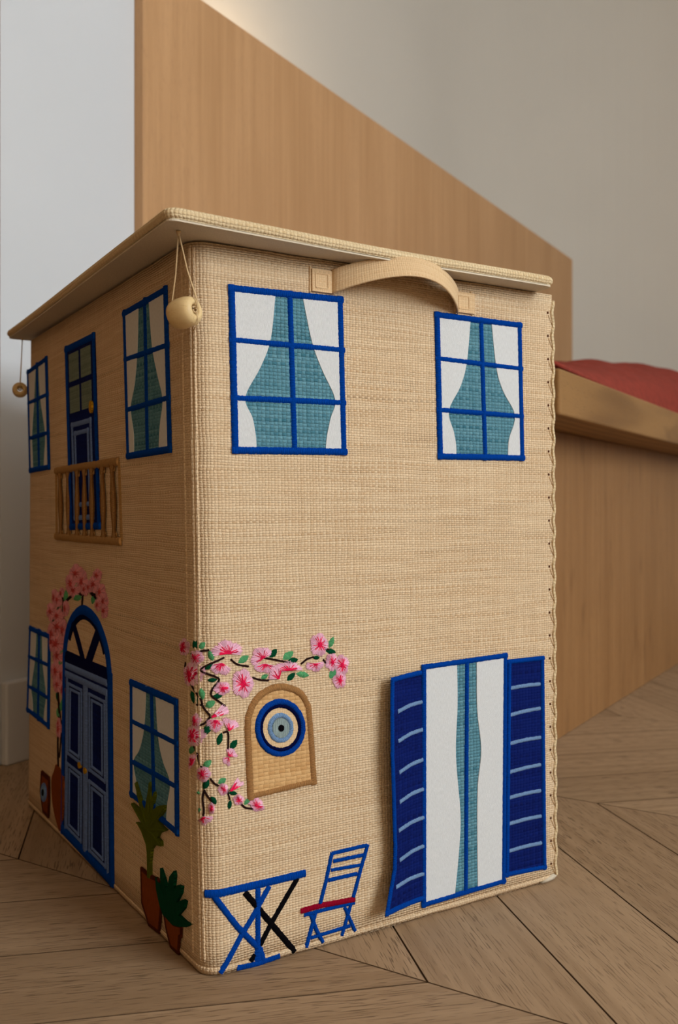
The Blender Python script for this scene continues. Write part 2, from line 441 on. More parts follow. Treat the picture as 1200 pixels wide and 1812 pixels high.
# ------------------------------------------------------------------ oak panel and bench with cushion
N_PAN = -1.158
pan = rbox('oak_panel', N_PAN - 0.04, N_PAN, S_PANEL + 0.001, 3.639, 0.0, 1.332, M['panel'], kind='thing', bev=0.0015)
tag(pan, 'tall upright oak veneer panel standing behind the woven box and bench', 'panel')
bench = empty('bench', R(-0.8, 2.4, 0), 'built-in oak bench with thick overhanging top in front of the oak panel', 'bench')
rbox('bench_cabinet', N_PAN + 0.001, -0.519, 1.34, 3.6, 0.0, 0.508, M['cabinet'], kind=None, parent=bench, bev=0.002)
rbox('bench_top', N_PAN + 0.001, -0.42, 1.2656, 3.62, 0.508, 0.5705, M['slab'], kind=None, parent=bench, bev=0.003)
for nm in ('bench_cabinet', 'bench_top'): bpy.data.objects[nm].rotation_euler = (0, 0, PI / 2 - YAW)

cu = MB(); GU, GV = 64, 44
def cushion_pt(a, b, side):
    # a along the bench, b across; pinched corners
    ea, eb = 1 - abs(a) ** 2.6, 1 - abs(b) ** 2.6
    hf = 0.38 + 1.6 * ((a + 1) / 2) ** 1.5
    th = 0.062 * hf * max(0, ea) ** 0.62 * max(0, eb) ** 0.62
    pinch = 1 - 0.07 * (1 - abs(b) ** 2) * abs(a) ** 4
    pin2 = 1 - 0.07 * (1 - abs(a) ** 2) * abs(b) ** 4
    s = 2.22 + a * 0.90 * pinch; n = -0.790 + b * 0.345 * pin2
    wr_ = 0.003 * math.sin(9 * a + 5 * b) * ea * eb + 0.004 * math.sin(21 * a - 8 * b + 1) * ea * eb + 0.003 * math.sin(34 * a + 13 * b) * eb
    z = 0.5712 + 0.012 + 0.085 * hf * max(0, ea) ** 0.4 * max(0, eb) ** 0.4 + (th + wr_ if side > 0 else -th * 0.7)
    return R(n, s, max(0.5712, z))
for side in (1, -1):
    g0 = [[cu.vert(cushion_pt(-1 + 2 * i / GU, -1 + 2 * j / GV, side)) for j in range(GV + 1)] for i in range(GU + 1)]
    for i in range(GU):
        for j in range(GV):
            q = (g0[i][j], g0[i + 1][j], g0[i + 1][j + 1], g0[i][j + 1])
            cu.face(q if side < 0 else q[::-1], [(i / GU, j / GV)] * 4)
cush = cu.build('cushion', M['cushion'])
tag(cush, 'terracotta red linen cushion lying on the oak bench', 'cushion')
welt = MB()
ring = [cushion_pt(-1 + 2 * i / 40, -1, 1) for i in range(40)] + [cushion_pt(1, -1 + 2 * i / 30, 1) for i in range(30)] + \
       [cushion_pt(1 - 2 * i / 40, 1, 1) for i in range(40)] + [cushion_pt(-1, 1 - 2 * i / 30, 1) for i in range(31)]
welt.tube([p + Vector((0, 0, 0.002)) for p in ring], 0.0035, 6)
welt.build('seam_welt', M['cushion'], cush)

# ================================================================== THE WOVEN HOUSE BOX
HT = 0.600
BOT = dict(A=Vector((-0.1080, 0.7860, 0.001)), B=Vector((0.2243, 0.9985, 0.001)), D=Vector((-0.4068, 1.2585, 0.001)))
TOP = dict(A=Vector((-0.1196, 0.7835, 0.600)), B=Vector((0.2186, 0.9885, 0.600)), D=Vector((-0.4030, 1.2560, 0.597)))
for q in (BOT, TOP): q['C'] = q['B'] + q['D'] - q['A']
RC, RB = 0.017, 0.004; LA = RC * PI / 2
def frame_at(v):
    A, B, D = (BOT[k].lerp(TOP[k], v) for k in 'ABD')
    tf = (B - A); wf_ = tf.length; tf = tf / wf_
    tl = (D - A); wl_ = tl.length; tl = tl / wl_
    return A, tf, tl, wf_, wl_
UPV = Vector((0, 0, 1))
def S(u, h, lift=0.0):
    """surface of the box: u metres round the near corner (front > 0, left side < 0), h height, lift off the weave"""
    v = h / HT
    A, tf, tl, wf_, wl_ = frame_at(v)
    nf = tf.cross(UPV).normalized(); nl = -tl.cross(UPV).normalized()
    if u > LA / 2: return A + tf * (RC + u - LA / 2) + nf * lift
    if u < -LA / 2: return A + tl * (RC - u - LA / 2) + nl * lift
    O = A + (tf + tl) * RC
    ph = PI / 4 + u / RC
    d = nf * math.sin(ph) + nl * math.cos(ph)
    return O + d * (RC + lift)
def proj(p): return (CX + FOC * p.x / p.y, HZ - FOC * (p.z - CAM_H) / p.y)
def uv_of(px, py, face, lift=0.0):
    """where the sight line through a point of the photograph meets the surface"""
    u, h = (0.2, 0.3) if face == 'F' else (-0.25, 0.3)
    e = 1e-5
    for it in range(14):
        x, y = proj(S(u, h, lift)); xu, yu = proj(S(u + e, h, lift)); xh, yh = proj(S(u, h + e, lift))
        a, b, c, d = (xu - x) / e, (xh - x) / e, (yu - y) / e, (yh - y) / e
        det = a * d - b * c
        if abs(det) < 1e-9: break
        rx, ry = px - x, py - y
        du, dh = (d * rx - b * ry) / det, (a * ry - c * rx) / det
        k = min(1.0, 0.15 / max(1e-9, abs(du), abs(dh)))
        u += du * k; h += dh * k
        if abs(du) + abs(dh) < 1e-7: break
    return Vector((u, h))
def jac(px, py, face):
    c = uv_of(px, py, face)
    e = 1.0
    dx = uv_of(px + e, py, face) - c; dy = uv_of(px, py + e, face) - c
    return c, dx, dy

box = empty('house_storage_box', (BOT['A'] + BOT['C']) / 2 * 1.0, 'woven raffia storage box shaped like a house with embroidered windows, standing on the parquet floor', 'storage box')

# body
def body_mesh():
    mb = MB(); NVs = 24; rings = []
    for iv in range(NVs + 1):
        v = iv / NVs; h = v * HT
        A, tf, tl, wf_, wl_ = frame_at(v)
        row = []
        us = [-(wl_ - 2 * RC) * (1 - i / 24) - LA / 2 for i in range(25)] + [LA / 2 * (-1 + 2 * i / 8) for i in range(1, 8)] + [LA / 2 + (wf_ - RC - RB) * i / 20 for i in range(21)]
        for u in us: row.append((S(u, h), u))
        nf = tf.cross(UPV).normalized(); nl = -tl.cross(UPV).normalized()
        def corner(P, n0, n1, ub, rr=RC):
            for i in range(1, 7):
                a = PI / 2 * i / 6
                row.append((P + (n0 * math.cos(a) + n1 * math.sin(a)) * rr, ub + rr * a))
        B = A + tf * wf_; D = A + tl * wl_; C = BOT['C'].lerp(TOP['C'], v)
        corner(B + (-tf + tl) * RB, nf, -nl, us[-1], RB)
        corner(C + (-tf - tl) * RC, -nl, -nf, us[-1] + 0.55)
        corner(D + (tf - tl) * RC, -nf, nl, us[-1] + 0.95)
        rings.append([(mb.vert(p), (u, h)) for p, u in row])
    n = len(rings[0])
    for r0, r1 in zip(rings, rings[1:]):
        for i in range(n - 1):
            mb.face((r0[i][0], r0[i + 1][0], r1[i + 1][0], r1[i][0]), [r0[i][1], r0[i + 1][1], r1[i + 1][1], r1[i][1]])
        mb.face((r0[n - 1][0], r0[0][0], r1[0][0], r1[n - 1][0]), [r0[n - 1][1], r0[0][1], r1[0][1], r1[n - 1][1]])
    mb.face([q[0] for q in rings[0]][::-1]); mb.face([q[0] for q in rings[-1]])
    return mb
body = body_mesh().build('body', M['raffia'], box)

# ---- builders that lie on the surface -------------------------------------------------------
def resample(pts, step):
    out = [pts[0].copy()]
    for a, b in zip(pts, pts[1:]):
        n = max(1, int((b - a).length / step))
        for i in range(1, n + 1): out.append(a.lerp(b, i / n))
    return out
def strip(mb, pts, w, lift=0.0, hgt=0.0016, jag=0.00028, step=0.0009, mi=0, ext=0.0, surf=S, taper=None):
    """a satin-stitched ridge along a path given in surface coordinates"""
    pts = [Vector(p) for p in pts]
    if ext:
        pts[0] = pts[0] - (pts[1] - pts[0]).normalized() * ext
        pts[-1] = pts[-1] + (pts[-1] - pts[-2]).normalized() * ext
    p = resample(pts, step); n = len(p); rows = []; L = 0.0
    prof = ((-1, -0.3), (-0.72, 0.72), (0, 1.0), (0.72, 0.72), (1, -0.3))
    for i in range(n):
        d = p[min(i + 1, n - 1)] - p[max(i - 1, 0)]
        if d.length < 1e-9: d = Vector((1, 0))
        d.normalize(); q = Vector((-d.y, d.x))
        if i: L += (p[i] - p[i - 1]).length
        ww = (w if taper is None else w * taper(i / (n - 1))) / 2
        jl, jr = random.uniform(-jag, jag), random.uniform(-jag, jag)
        row = []
        for k, (a, hh) in enumerate(prof):
            off = a * ww + (jl * (a < 0) + jr * (a > 0)) * abs(a)
            c = p[i] + q * off
            row.append((mb.vert(surf(c.x, c.y, lift + hgt * hh)), (L, off)))
        rows.append(row)
    for r0, r1 in zip(rows, rows[1:]):
        for k in range(4):
            mb.face((r0[k][0], r1[k][0], r1[k + 1][0], r0[k + 1][0]), [r0[k][1], r1[k][1], r1[k + 1][1], r0[k + 1][1]], mi)
    for r in (rows[0], rows[-1][::-1]): mb.face([x[0] for x in r], [x[1] for x in r], mi)
def patch(mb, poly, lift=0.0010, base=-0.0003, mi=0, surf=S, rot=False, fine=None):
    """a flat piece of cloth with a cut edge; poly in surface coordinates"""
    poly = [Vector(p) for p in poly]
    if fine: poly = resample(poly + [poly[0]], fine)[:-1]
    top = [mb.vert(surf(p.x, p.y, lift)) for p in poly]; bot = [mb.vert(surf(p.x, p.y, base)) for p in poly]
    tris = tessellate_polygon([[Vector((p.x, p.y, 0)) for p in poly]])
    U = lambda i: (poly[i].x, poly[i].y)
    for t in tris:
        a, b, c = t
        if (poly[b] - poly[a]).cross(poly[c] - poly[a]) < 0: b, c = c, b
        mb.face((top[a], top[b], top[c]), [U(a), U(b), U(c)], mi)
    n = len(poly)
    for i in range(n):
        j = (i + 1) % n
        mb.face((bot[i], bot[j], top[j], top[i]), [U(i), U(j), U(j), U(i)], mi)
def FX(pts, face, lift=0.0): return [uv_of(x, y, face, lift) for x, y in pts]
def lerp(a, b, t): return a + (b - a) * t
def smooth_path(pts, n=6):
    """Catmull-Rom through the points"""
    p = [Vector(q) for q in pts]
    if len(p) < 3: return p
    e = [p[0] * 2 - p[1]] + p + [p[-1] * 2 - p[-2]]; out = []
    for i in range(1, len(e) - 2):
        for k in range(n):
            t = k / n; a, b, c, d = e[i - 1], e[i], e[i + 1], e[i + 2]
            out.append(0.5 * ((2 * b) + (c - a) * t + (2 * a - 5 * b + 4 * c - d) * t * t + (3 * b - a - 3 * c + d) * t ** 3))
    out.append(p[-1]); return out

# ---- lid
LIDB = [Vector((-0.1300, 0.7310, 0.6012)), Vector((0.2150, 0.9550, 0.6012))]
lidD = Vector((-0.4366, 1.2690, 0.6060))
LIDB += [LIDB[1] + (lidD - LIDB[0]) + Vector((0.004, 0.006, 0)), lidD]
def lid_pt(a, b):      # a along the front, b towards the back
    p = LIDB[0].lerp(LIDB[1], a).lerp(LIDB[3].lerp(LIDB[2], a), b)
    sag = 0.0012 * math.sin(7 * a + 1) * math.sin(5 * b + 0.6)
    return p + Vector((0, 0, sag + 0.0015 * (1 - a) ** 6 * (1 - b) ** 6))
def lid_outline(ins):
    wa, wb = 0.411, 0.62
    r = max(0.002, 0.010 - ins); pts = []
    for cx_, cy_, a0 in ((wa - ins - r, ins + r, -PI / 2), (wa - ins - r, wb - ins - r, 0), (ins + r, wb - ins - r, PI / 2), (ins + r, ins + r, PI)):
        for k in range(6):
            a = a0 + PI / 2 * k / 5
            pts.append((cx_ + r * math.cos(a), cy_ + r * math.sin(a)))
    dense = []
    for i, p in enumerate(pts):
        q = pts[(i + 1) % len(pts)]; d = math.hypot(q[0] - p[0], q[1] - p[1]); n = max(1, int(d / 0.012))
        for k in range(n): dense.append((p[0] + (q[0] - p[0]) * k / n, p[1] + (q[1] - p[1]) * k / n))
    return [(x / wa, y / wb, x, y) for x, y in dense]
lm = MB(); TH = 0.0095
prof = [(0.0022, 0.0003)] + [(0.0045 - 0.0045 * math.sin(PI * t / 8), TH / 2 - TH / 2 * math.cos(PI * t / 8)) for t in range(1, 8)] + [(0.0045, TH)]
base_o = lid_outline(0.0); per = [0.0]
for i in range(len(base_o)):
    p, q = base_o[i], base_o[(i + 1) % len(base_o)]; per.append(per[-1] + math.hypot(q[2] - p[2], q[3] - p[3]))
cen = (0.411 / 2, 0.31)
loops = []
for ins, z in prof:
    lp = []
    for i, (a, b, x, y) in enumerate(base_o):
        d = Vector((cen[0] - x, cen[1] - y)); sx = max(-1, min(1, d.x / 0.2)); sy = max(-1, min(1, d.y / 0.3))
        x2 = x + ins * (1 if x < 0.012 else -1 if x > 0.399 else 0); y2 = y + ins * (1 if y < 0.012 else -1 if y > 0.608 else 0)
        lp.append((lm.vert(lid_pt(x2 / 0.411, y2 / 0.62) + Vector((0, 0, z))), per[i], (x2, y2)))
    loops.append(lp)
n = len(base_o); arc = 0
for k, (l0, l1) in enumerate(zip(loops, loops[1:])):
    v0, v1 = k * 0.0016, (k + 1) * 0.0016
    for i in range(n):
        j = (i + 1) % n
        lm.face((l0[i][0], l0[j][0], l1[j][0], l1[i][0]), [(per[i], v0), (per[i + 1], v0), (per[i + 1], v1), (per[i], v1)])
lm.face([q[0] for q in loops[-1]], [q[2] for q in loops[-1]])
lm.face([q[0] for q in loops[0]][::-1], [q[2] for q in loops[0]][::-1])
lid = lm.build('lid', M['raffia_lid'], box, 'flat raffia lid with an overhanging rolled edge')
li = MB(); lo_ = lid_outline(0.0026)
tv = [li.vert(lid_pt(a, b) + Vector((0, 0, 0.0003))) for a, b, x, y in lo_]; bv = [li.vert(lid_pt(a, b) + Vector((0, 0, -0.0012))) for a, b, x, y in lo_]
nn = len(lo_)
for i in range(nn):
    j = (i + 1) % nn; li.face((bv[i], bv[j], tv[j], tv[i]), [(lo_[i][2], lo_[i][3])] * 4)
li.face(bv[::-1], [(q[2], q[3]) for q in lo_][::-1]); li.face(tv, [(q[2], q[3]) for q in lo_])
li.build('lid_lining', M['lining'], lid, 'plain beige lining under the lid', smooth=False)

# ---- seams, cord and hem of the body
sm = MB()
crease = FX([(339, 436), (342, 700), (347, 1000), (352, 1400), (358, 1700)], 'F')
for uu, ww in ((-0.0019, 0.0030), (0.0019, 0.0030), (-0.0150, 0.0026)):
    strip(sm, smooth_path([p + Vector((uu, 0)) for p in crease], 6), ww, 0, 0.0011, jag=0.0003, step=0.003)
sm.build('corner_seam', M['raffia'], body)
WF = lambda v: frame_at(v)[3]
ec = MB(); pts = []
for i in range(400):
    h = 0.004 + 0.590 * i / 399
    u = WF(h / HT) - 2 * RC + LA / 2 + RC * 0.95
    w = math.sin(2 * PI * h / 0.0235)
    A, tf, tl, wf_, wl_ = frame_at(h / HT); nf = tf.cross(UPV).normalized()
    P = A + tf * (wf_ - 0.0012 + 0.0014 * w) + nf * (-0.0002 - 0.0006 * w)
    pts.append(P)
ec.tube(pts, 0.0019, 7)
ec.build('edge_cord', M['raffia_lid'], body, 'scalloped whipstitched cord down the right edge of the front')
es = MB()
for k in range(25):
    h = 0.016 + k * 0.0235
    ue = WF(h / HT) - RC + LA / 2 - 0.0078
    strip(es, [(ue + 0.0005, h - 0.001), (ue + 0.0040, h - 0.008), (ue + 0.0062, h - 0.0105)], 0.0007, 0, 0.0005, jag=0.0001, step=0.002)
es.build('edge_stitch', M['rail'], body, kind='stuff')
eh = MB()
for k in range(25):
    h = 0.016 + k * 0.0235; ue = WF(h / HT) - RC + LA / 2 - 0.0078
    patch(eh, [(ue + 0.0012 * math.cos(a), h + 0.0012 + 0.0014 * math.sin(a)) for a in [2 * PI * i / 8 for i in range(8)]], 0.0002)
eh.build('needle_hole', M['rust_dark'], body, kind='stuff')
hm = MB()
strip(hm, [(-0.545, 0.0035), (-0.3, 0.0033), (-LA / 2, 0.004), (0, 0.0042), (LA / 2, 0.004), (0.2, 0.0034), (0.385, 0.0035)], 0.0038, 0, 0.0009, jag=0.0004, step=0.003)
hm.build('bottom_hem', M['raffia'], body)
lt = MB()
g = [(0.366, 0.0015), (0.374, 0.001), (0.383, 0.002), (0.388, 0.005), (0.385, 0.0065), (0.376, 0.0035)]
patch(lt, g, 0.0034)
lt.build('lining_tab', M['lining'], body, 'scrap of white lining poking out at the bottom right corner')

# ---- windows -------------------------------------------------------------------------------
def quad_pt(q, a, b):      # q = TL,TR,BR,BL in surface coordinates; b downwards
    return q[0].lerp(q[1], a).lerp(q[3].lerp(q[2], a), b)
def window(name, face, outer, bars, mull, left, right, w, label, wl=None):
    q = FX(outer, face)
    ins = w * 0.45
    e = lambda p, o: p + (o - p).normalized() * ins
    poly = [e(q[0], q[2]), e(q[1], q[3]), e(q[2], q[0]), e(q[3], q[1])]
    mb = MB(); patch(mb, poly, 0.0008)
    pane = mb.build(name, M['teal'], box, label, smooth=False)
    for side, edge in ((0, left), (1, right)):
        ed = smooth_path(FX(edge, face), 5)
        cs = [poly[0], poly[3]] if side == 0 else [poly[1], poly[2]]
        pl = ed + [cs[1], cs[0]]
        cm = MB(); patch(cm, pl, 0.0013, 0.0006)
        cm.build('curtain', M['white'], pane, 'white cotton curtain drawn aside', smooth=False)
    fm = MB(); h = w / 2
    wv = wl or w
    def inner(i): return q[i] + Vector(((h if i in (0, 3) else -h), (-h if i in (0, 1) else h)))
    c = [inner(i) for i in range(4)]
    lift = 0.0009
    for b in bars: strip(fm, FX(b, face), w * 0.82, lift, 0.0013)
    strip(fm, FX(mull, face), wv * 0.85, lift, 0.0014)
    strip(fm, [c[0], c[3]], wv, lift, 0.0016, ext=h); strip(fm, [c[1], c[2]], wv, lift, 0.0016, ext=h)
    strip(fm, [c[0], c[1]], w, lift, 0.0018, ext=h); strip(fm, [c[3], c[2]], w, lift, 0.0018, ext=h)
    fm.build('window_frame', M['blue'], pane)
    return pane
window('window_applique', 'F', [(403, 503), (606, 525), (613, 806), (410, 803)],
       [[(405, 601), (609, 620)], [(408, 704), (611, 713)]], [(512, 515), (521, 803)],
       [(487, 515), (478, 600), (460, 650), (433, 703), (446, 740), (452, 775), (453, 803)],
       [(533, 518), (551, 605), (569, 655), (592, 707), (584, 740), (577, 775), (575, 805)], 0.0064,
       'larger upper window of the front, nearest the corner bead')
window('window_applique', 'F', [(768, 551), (922, 571), (927, 816), (774, 813)],
       [[(770, 634), (924, 653)], [(772, 725), (925, 737)]], [(850, 562), (858, 815)],
       [(832, 560), (825, 640), (814, 683), (793, 727), (802, 765), (806, 790), (806, 813)],
       [(868, 565), (877, 650), (889, 692), (910, 735), (900, 775), (898, 795), (898, 815)], 0.0062,
       'upper window of the front below the right end of the handle')
window('window_applique', 'L', [(220, 550), (297, 505), (305, 801), (227, 813)],
       [[(222, 637), (301, 610)], [(225, 726), (303, 703)]], [(258, 527), (263, 806)],
       [(247, 538), (245, 620), (240, 680), (233, 722), (238, 762), (239, 785), (239, 810)],
       [(265, 525), (271, 610), (280, 660), (290, 706), (286, 745), (284, 770), (283, 803)], 0.0066,
       'upper window of the shaded side, nearest the corner bead', 0.0075)
window('window_applique', 'L', [(50, 655), (84.5, 630), (89.5, 831), (54, 837)],
       [[(51, 714), (87, 697)], [(53, 776), (88.5, 765)]], [(66.5, 642), (71, 834)],
       [(64.5, 645), (62, 705), (58, 768), (59, 806), (60, 834)],
       [(69.5, 640), (72.5, 702), (81.5, 766), (80, 805), (79, 832)], 0.0068,
       'upper window at the far end of the shaded side', 0.0085)
window('window_applique', 'L', [(232.5, 1201), (316, 1237), (318, 1480), (233, 1409)],
       [[(234, 1275), (317, 1316)], [(233, 1346), (317, 1393)]], [(270, 1217), (275, 1443)],
       [(261, 1214), (257, 1285), (249, 1325), (238, 1348), (244, 1390), (247, 1420)],
       [(277, 1222), (282, 1302), (290, 1345), (303, 1384), (298, 1425), (296, 1460)], 0.0066,
       'lower window of the shaded side behind the embroidered palm', 0.0075)
window('window_applique', 'L', [(54, 1107), (90, 1122), (88.5, 1290), (49.5, 1259)],
       [[(52, 1161), (90, 1178)], [(50.5, 1213), (89, 1236)]], [(71, 1113), (69, 1275)],
       [(66, 1112), (63.5, 1165), (57, 1215), (59, 1240), (60, 1268)],
       [(76, 1116), (77, 1172), (83, 1228), (80, 1258), (78.5, 1283)], 0.0068,
       'lower window at the far end of the shaded side beside the flowers', 0.0085)

# ---- French door with two shutters -----------------------------------------------------------
def frame_strips(mb, q, w, lift, hgt=0.0017, sides=(1, 1, 1, 1), surf=S):
    h = w / 2
    c = [q[i] + Vector(((h if i in (0, 3) else -h), (-h if i in (0, 1) else h))) for i in range(4)]
    if sides[3]: strip(mb, [c[0], c[3]], w, lift, hgt, ext=h, surf=surf)
    if sides[1]: strip(mb, [c[1], c[2]], w, lift, hgt, ext=h, surf=surf)
    if sides[0]: strip(mb, [c[0], c[1]], w, lift, hgt, ext=h, surf=surf)
    if sides[2]: strip(mb, [c[3], c[2]], w, lift, hgt, ext=h, surf=surf)
qd = FX([(745, 1176), (896, 1155), (893, 1562), (745, 1606)], 'F')
mb = MB(); patch(mb, [qd[0] + Vector((.002, -.002)), qd[1] + Vector((-.002, -.002)), qd[2] + Vector((-.002, .002)), qd[3] + Vector((.002, .002))], 0.0010)
fdoor = mb.build('french_door', M['teal'], box, 'tall French window of the front between two navy shutters', smooth=False)
for edge, cs in (([(807, 1170), (808, 1247), (805, 1335), (813, 1437), (811, 1500), (803, 1586)], (0, 3)),
                 ([(842, 1166), (843, 1256), (850, 1326), (844, 1389), (843, 1468), (844, 1574)], (1, 2))):
    sg = 1 if cs[0] == 0 else -1
    ed = smooth_path(FX(edge, 'F'), 5)
    cm = MB(); patch(cm, ed + [qd[cs[1]] + Vector((.003 * sg, .003)), qd[cs[0]] + Vector((.003 * sg, -.003))], 0.0016, 0.0008)
    cm.build('curtain', M['white'], fdoor, 'white cotton curtain hanging straight', smooth=False)
fm = MB(); frame_strips(fm, qd, 0.0052, 0.0012)
strip(fm, FX([(825, 1167), (824, 1420), (823, 1578)], 'F'), 0.0046, 0.0012, 0.0015)
fm.build('door_frame', M['blue'], fdoor)
# right shutter: lies flat
qs = FX([(897, 1167), (961.5, 1160), (965.5, 1537), (893, 1552)], 'F')
mb = MB(); patch(mb, qs, 0.0010); shut = mb.build('shutter', M['navy'], box, 'right navy shutter lying flat against the front', smooth=False)
fm = MB(); frame_strips(fm, qs, 0.0048, 0.0010); fm.build('shutter_frame', M['blue'], shut)
Z7 = lambda x, y: (640 + x / 3.158, 1120 + y / 3.158)
for (a, b, c, d) in ((820, 310, 992, 285), (820, 460, 993, 420), (820, 618, 995, 582), (820, 778, 995, 735), (820, 920, 995, 880), (820, 1065, 998, 1022), (820, 1217, 1000, 1172)):
    m_ = MB(); p0, p1 = FX([Z7(a, b), Z7(c, d)], 'F'); mid = (p0 + p1) / 2 + Vector((0, 0.0006))
    strip(m_, smooth_path([p0, mid, p1], 6), 0.0040, 0.0011, 0.0013); m_.build('slat', M['sky'], shut)
# left shutter: hinged along the door, outer edge standing off the wall
uh = (qd[0].x + qd[3].x) / 2 + 0.001                      # hinge
q0 = FX([(744, 1190), (744.5, 1593)], 'F')
LIFT = 0.011
WSH = 0.036
top_h, bot_h = q0[0].y, q0[1].y
def SL(u, h, lift=0.0):
    """surface of the lifted shutter: bowed away from the wall, and more so towards the bottom"""
    t = max(0.0, (uh - u) / WSH)
    f = (top_h - h) / (top_h - bot_h)
    amp = LIFT * (0.75 + 0.25 * f + 0.12 * math.sin(5.5 * f))
    return S(u, h, 0.0012 + amp * t ** 1.35 + lift)
def solve_SL(px, py):
    u, h = uh - 0.02, 0.12; e = 1e-5
    for it in range(20):
        x, y = proj(SL(u, h)); xu, yu = proj(SL(u + e, h)); xh, yh = proj(SL(u, h + e))
        a, b, c, d = (xu - x) / e, (xh - x) / e, (yu - y) / e, (yh - y) / e
        det = a * d - b * c; rx, ry = px - x, py - y
        du, dh = (d * rx - b * ry) / det, (a * ry - c * rx) / det
        k = min(0.8, 0.02 / max(1e-9, abs(du), abs(dh))); u += du * k; h += dh * k
    return Vector((u, h))
edgeL = [solve_SL(*p) for p in ((692, 1204), (691.5, 1260), (692, 1340), (695, 1430), (697, 1500), (696, 1540), (689, 1580), (682, 1622))]
WSH0 = [uh - p.x for p in edgeL]
hingeT, hingeB = Vector((uh, q0[0].y)), Vector((uh, q0[1].y))
def edge_at(f):      # outer edge of the flap at fraction f from top
    t = f * (len(edgeL) - 1); i = min(len(edgeL) - 2, int(t)); return edgeL[i].lerp(edgeL[i + 1], t - i)
hs_ = [(e.y - edgeL[-1].y) / (edgeL[0].y - edgeL[-1].y) for e in edgeL]
def edge_h(f):       # f measured by height
    g = 1 - f
    for i in range(len(hs_) - 1):
        if hs_[i] >= g >= hs_[i + 1]: return edgeL[i].lerp(edgeL[i + 1], (hs_[i] - g) / max(1e-9, hs_[i] - hs_[i + 1]))
    return edgeL[-1]
mb = MB(); NX, NY = 12, 50; top = []; bot = []
for j in range(NY + 1):
    f = j / NY; a, b = hingeT.lerp(hingeB, f), edge_h(f); rt = []; rb = []
    for i in range(NX + 1):
        c = a.lerp(b, i / NX); rt.append((mb.vert(SL(c.x, c.y, 0.0006)), c)); rb.append((mb.vert(SL(c.x, c.y, -0.0009)), c))
    top.append(rt); bot.append(rb)
for j in range(NY):
    for i in range(NX):
        for g_, rev in ((top, True), (bot, False)):
            q = [g_[j][i], g_[j + 1][i], g_[j + 1][i + 1], g_[j][i + 1]]
            if rev: q = q[::-1]
            mb.face([x[0] for x in q], [(x[1].x, x[1].y) for x in q])
for j in range(NY): mb.face((top[j][NX][0], top[j + 1][NX][0], bot[j + 1][NX][0], bot[j][NX][0]))
for i in range(NX):
    mb.face((top[0][i][0], top[0][i + 1][0], bot[0][i + 1][0], bot[0][i][0])); mb.face((top[NY][i][0], bot[NY][i][0], bot[NY][i + 1][0], top[NY][i + 1][0]))
shutl = mb.build('shutter', M['navy'], box, 'left navy shutter bent away from the wall like a flap')
fm = MB()
ed = [edge_h(j / 40) + Vector((0.002, 0)) for j in range(41)]
strip(fm, ed, 0.0050, 0.0005, 0.0014, surf=SL, ext=0.0)
strip(fm, [hingeT, edge_h(0)], 0.0048, 0.0005, 0.0014, surf=SL); strip(fm, [hingeB + Vector((0, .002)), edge_h(1) + Vector((0, .002))], 0.0052, 0.0005, 0.0014, surf=SL)
fm.build('shutter_frame', M['blue'], shutl)
for (a, b, c, d) in ((195, 440, 335, 385), (197, 605, 338, 540), (203, 780, 340, 708), (205, 945, 343, 872), (200, 1105, 345, 1030), (205, 1270, 345, 1190), (185, 1420, 345, 1345)):
    m_ = MB(); p0, p1 = solve_SL(*Z7(a + 6, b)), solve_SL(*Z7(c, d)); strip(m_, [p0, p0.lerp(p1, 0.5) + Vector((0, 0.001)), p1], 0.0040, 0.0006, 0.0012, surf=SL); m_.build('slat', M['sky'], shutl)

# ---- arched niche with eye -------------------------------------------------------------------
Z5 = lambda x, y: (300 + x / 3.3333, 1100 + y / 3.3333)
arch = [(478, 1030), (462, 640), (475, 530), (518, 452), (585, 402), (655, 385), (722, 398), (775, 428), (808, 485), (822, 550), (850, 940)]
ap = smooth_path(FX([Z5(*p) for p in arch], 'F'), 6)
mb = MB(); patch(mb, ap, 0.0008); niche = mb.build('wall_niche', M['tan_weave'], box, 'arched tan niche with a blue eye charm inside', smooth=False)
m_ = MB(); strip(m_, ap, 0.0062, 0.0007, 0.0015, ext=0.003); strip(m_, [ap[0], ap[-1]], 0.0050, 0.0007, 0.0013); m_.build('niche_border', M['brown'], niche)
ec_, edx, edy = jac(*Z5(652, 625), 'F')
def ell(rx, ry, n=48, cx_=0.0, cy_=0.0):      # ellipse given in pixels
    return [ec_ + edx * (cx_ + rx * math.cos(2 * PI * k / n)) + edy * (cy_ + ry * math.sin(2 * PI * k / n)) for k in range(n)]
def ring_strip(mb, rx, ry, w, lift, hgt=0.0014):
    p = ell(rx, ry, 60); strip(mb, p + [p[0], p[1]], w, lift, hgt)
m_ = MB(); patch(m_, ell(33, 38), 0.0011, 0.0006); m_.build('eye_white', M['raffia_band'], niche, smooth=False)
m_ = MB(); ring_strip(m_, 40.0, 46.0, 0.0054, 0.0009, 0.0019); m_.build('eye_ring', M['bright_blue'], niche, 'bright blue outer ring of the eye')
m_ = MB(); ring_strip(m_, 34.0, 38.5, 0.0036, 0.0008, 0.0015); m_.build('eye_ring', M['navy_thread'], niche, 'navy inner ring of the eye')
m_ = MB(); ring_strip(m_, 19.0, 22.0, 0.0046, 0.0011, 0.0014); m_.build('eye_ring', M['sky'], niche, 'light blue ring of the eye')
m_ = MB(); patch(m_, ell(15, 17.5), 0.0021, 0.0006); m_.build('eye_iris', M['pale'], niche, smooth=False)
m_ = MB(); patch(m_, ell(5, 6), 0.0027, 0.0006); m_.build('eye_pupil', M['black'], niche, smooth=False)

